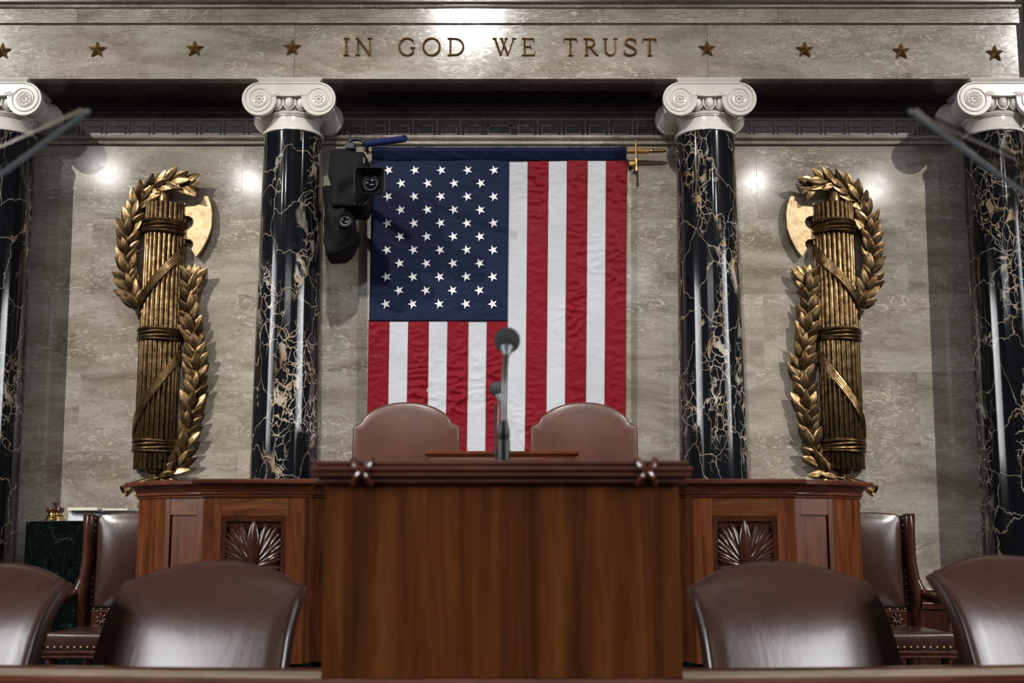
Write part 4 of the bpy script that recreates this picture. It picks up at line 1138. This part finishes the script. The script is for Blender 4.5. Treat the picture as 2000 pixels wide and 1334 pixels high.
# lens and hood
hx0, hx1, hz0, hz1 = q(691, 350).x, q(752, 350).x, q(720, 379, 9.05).z, q(720, 326, 9.05).z
hx0, hx1 = at(691, 350, 9.05).x, at(752, 350, 9.05).x
cxh, czh = (hx0+hx1)/2, (hz0+hz1)/2; hw, hh_ = (hx1-hx0)/2, (hz1-hz0)/2
def rrect(w_, h_, r, n=5):
    out = []
    for cx_, cz_, a0 in ((w_-r, h_-r, 0), (-w_+r, h_-r, 90), (-w_+r, -h_+r, 180), (w_-r, -h_+r, 270)):
        for k in range(n+1): a = math.radians(a0+90*k/n); out.append((cx_+r*math.cos(a), cz_+r*math.sin(a)))
    return out
def ringm(sections):
    m = MB(); m.rings([[Vector((cxh+x, y, czh+z)) for x, z in rrect(w_, h_, r)] for w_, h_, r, y in sections], True, True, True); return m
ringm([(.05, .05, .04, 9.25), (.06, .06, .05, 9.2), (hw*.86, hh_*.86, .03, 9.13), (hw, hh_, .03, 9.05), (hw-.008, hh_-.008, .028, 9.045), (hw*.80, hh_*.8, .03, 9.10), (.062, .062, .055, 9.14), (.06, .06, .055, 9.145)]).build('lens_hood', 'blackplastic', tv, True, angle=35)
ln = MB().lathe([(.001, 9.16), (.062, 9.16), (.066, 9.118), (.058, 9.115), (.052, 9.13), (.048, 9.13), (.001, 9.13)], (cxh, 0, czh), 'Y', 32).build('lens_ring', 'blackplastic', tv, True)
MB().sphere((cxh, 9.132, czh), (.047, .010, .047), 24, 12).build('lens_glass', 'lens', ln, True)
MB().tube([at(690, 352, 9.3), at(720, 352, 9.2)], .07, 20).build('lens_barrel', 'blackplastic', tv, True)
# blue shotgun microphone
d0, d1 = at(718, 281, 9.25), at(791, 271, 8.98)
MB().tube([d0, d1], .027, 20).build('shotgun_microphone', 'blue', tv, True)
MB().tube([d0+(d0-d1)*.12, d0], .018, 12).tube([at(716, 283, 9.3), at(718, 300, 9.3)], .014, 8).build('microphone_mount', 'blackplastic', tv, True)
# viewfinder arm and top handle pieces
MB().tube([at(683, 263, 9.3), at(712, 249, 9.25)], .006, 8).sphere(at(683, 263, 9.3), .012).sphere(at(712, 249, 9.25), .008).tube([at(683, 263, 9.3), at(684, 282, 9.3)], .008, 8).build('tally_arm', 'blackplastic', tv, True)
MB().tube(crom([at(680, 292, 9.3), at(684, 275, 9.3), at(700, 272, 9.3), at(712, 278, 9.28), at(714, 295, 9.28)], 5), .016, 10).build('handle', 'blackplastic', tv, True)
B(at(674, 285, 9.3).x, at(693, 285, 9.3).x, 9.28, 9.4, at(680, 292, 9.3).z, at(680, 279, 9.3).z).build('viewfinder', 'blackplastic', tv, bevel=.006)
B(at(703, 312, 9.2).x, at(712, 312, 9.2).x, 9.22, 9.23, at(708, 317, 9.2).z, at(708, 306, 9.2).z).build('plate', 'greycard', tv, bevel=.002)
# drooping lower cover with the studio monitor lens
ol = crom([q(628, 356), q(650, 355), q(676, 366), q(690, 385), q(688, 410), q(693, 440), q(690, 465), q(676, 485), q(655, 496), q(634, 492), q(627, 470), q(629, 410)], 4)
m = pillow([(p.x, p.z) for p in ol], yc+.38, yc+.05, .05, .03)
for v in m.v: v.y += mnoise.noise(v*8)*.05; v.x += mnoise.noise(v*10+Vector((7, 1, 3)))*.03; v.z += mnoise.noise(v*9+Vector((2, 5, 1)))*.015
m.build('lower_cover', 'blackcloth', tv, True, angle=80)
pc = at(674, 431, 9.2)
MB().lathe([(.001, 9.28), (.05, 9.28), (.056, 9.19), (.05, 9.185), (.043, 9.2), (.001, 9.205)], (pc.x, 0, pc.z), 'Y', 28).build('second_lens', 'blackplastic', tv, True)
MB().sphere((pc.x, 9.204, pc.z), (.034, .004, .034), 20, 10).build('second_lens_glass', 'lens', tv, True)
MB().tube(crom([at(683, 385, 9.28), at(690, 397, 9.2), at(706, 400, 9.2), at(718, 392, 9.22), at(722, 372, 9.25)], 6), .008, 8).build('cable', 'blackplastic', tv, True)
MB().tube([at(655, 420, 9.5), at(655, 420, 10.0)], .04, 12).tube([at(655, 330, 9.5), at(655, 430, 9.5)], .035, 12).build('wall_mount', 'blackplastic', tv, True)

# ================================================================== TELEPROMPTERS
def prompter(sx, label):
    def g(px, py, Y):
        p = at(px, py, Y); p.x *= sx; return p
    A, Bq, C, D = g(172, 219, 2.2), g(-90, 408, 2.2), g(-120, 345, 2.46), g(160, 214, 2.46)
    if sx == -1:
        off = Vector((0, 0, 0))
    foot = Vector(((Bq.x+C.x)/2, 2.33, 0))
    o = thing('teleprompter', foot, label, 'teleprompter', 'teleprompter glass panes')
    nrm = (Bq-A).cross(D-A).normalized()*.004
    mm = MB().add([A-nrm, Bq-nrm, C-nrm, D-nrm, A+nrm, Bq+nrm, C+nrm, D+nrm], [(0, 1, 2, 3), (7, 6, 5, 4), (0, 4, 5, 1), (1, 5, 6, 2), (2, 6, 7, 3), (3, 7, 4, 0)])
    gl = mm.build('glass_pane', 'glass', o)
    ea = (A-Bq).normalized(); up = Vector((0, -.002, 0))
    MB().tube([Bq+up, A+up], .0048, 8).sphere(A+up, .0052, 8, 6).build('glass_edge', 'glassedge', gl, True)
    mid = (Bq+C)/2
    MB().tube([mid, Vector((mid.x, mid.y, .03))], .011, 10).build('pole', 'gunmetal', o, True)
    MB().lathe([(.001, 0), (.16, 0), (.16, .015), (.02, .03), (.001, .03)], (mid.x, mid.y, 0), 'Z', 32).build('base', 'blackplastic', o, True)
    MB().box(mid.x-.02, mid.x+.02, mid.y-.03, mid.y+.03, mid.z-.03, mid.z+.006).build('clamp', 'blackplastic', o)
prompter(1, 'tilted glass teleprompter pane entering at the left edge')
prompter(-1, 'tilted glass teleprompter pane entering at the right edge')
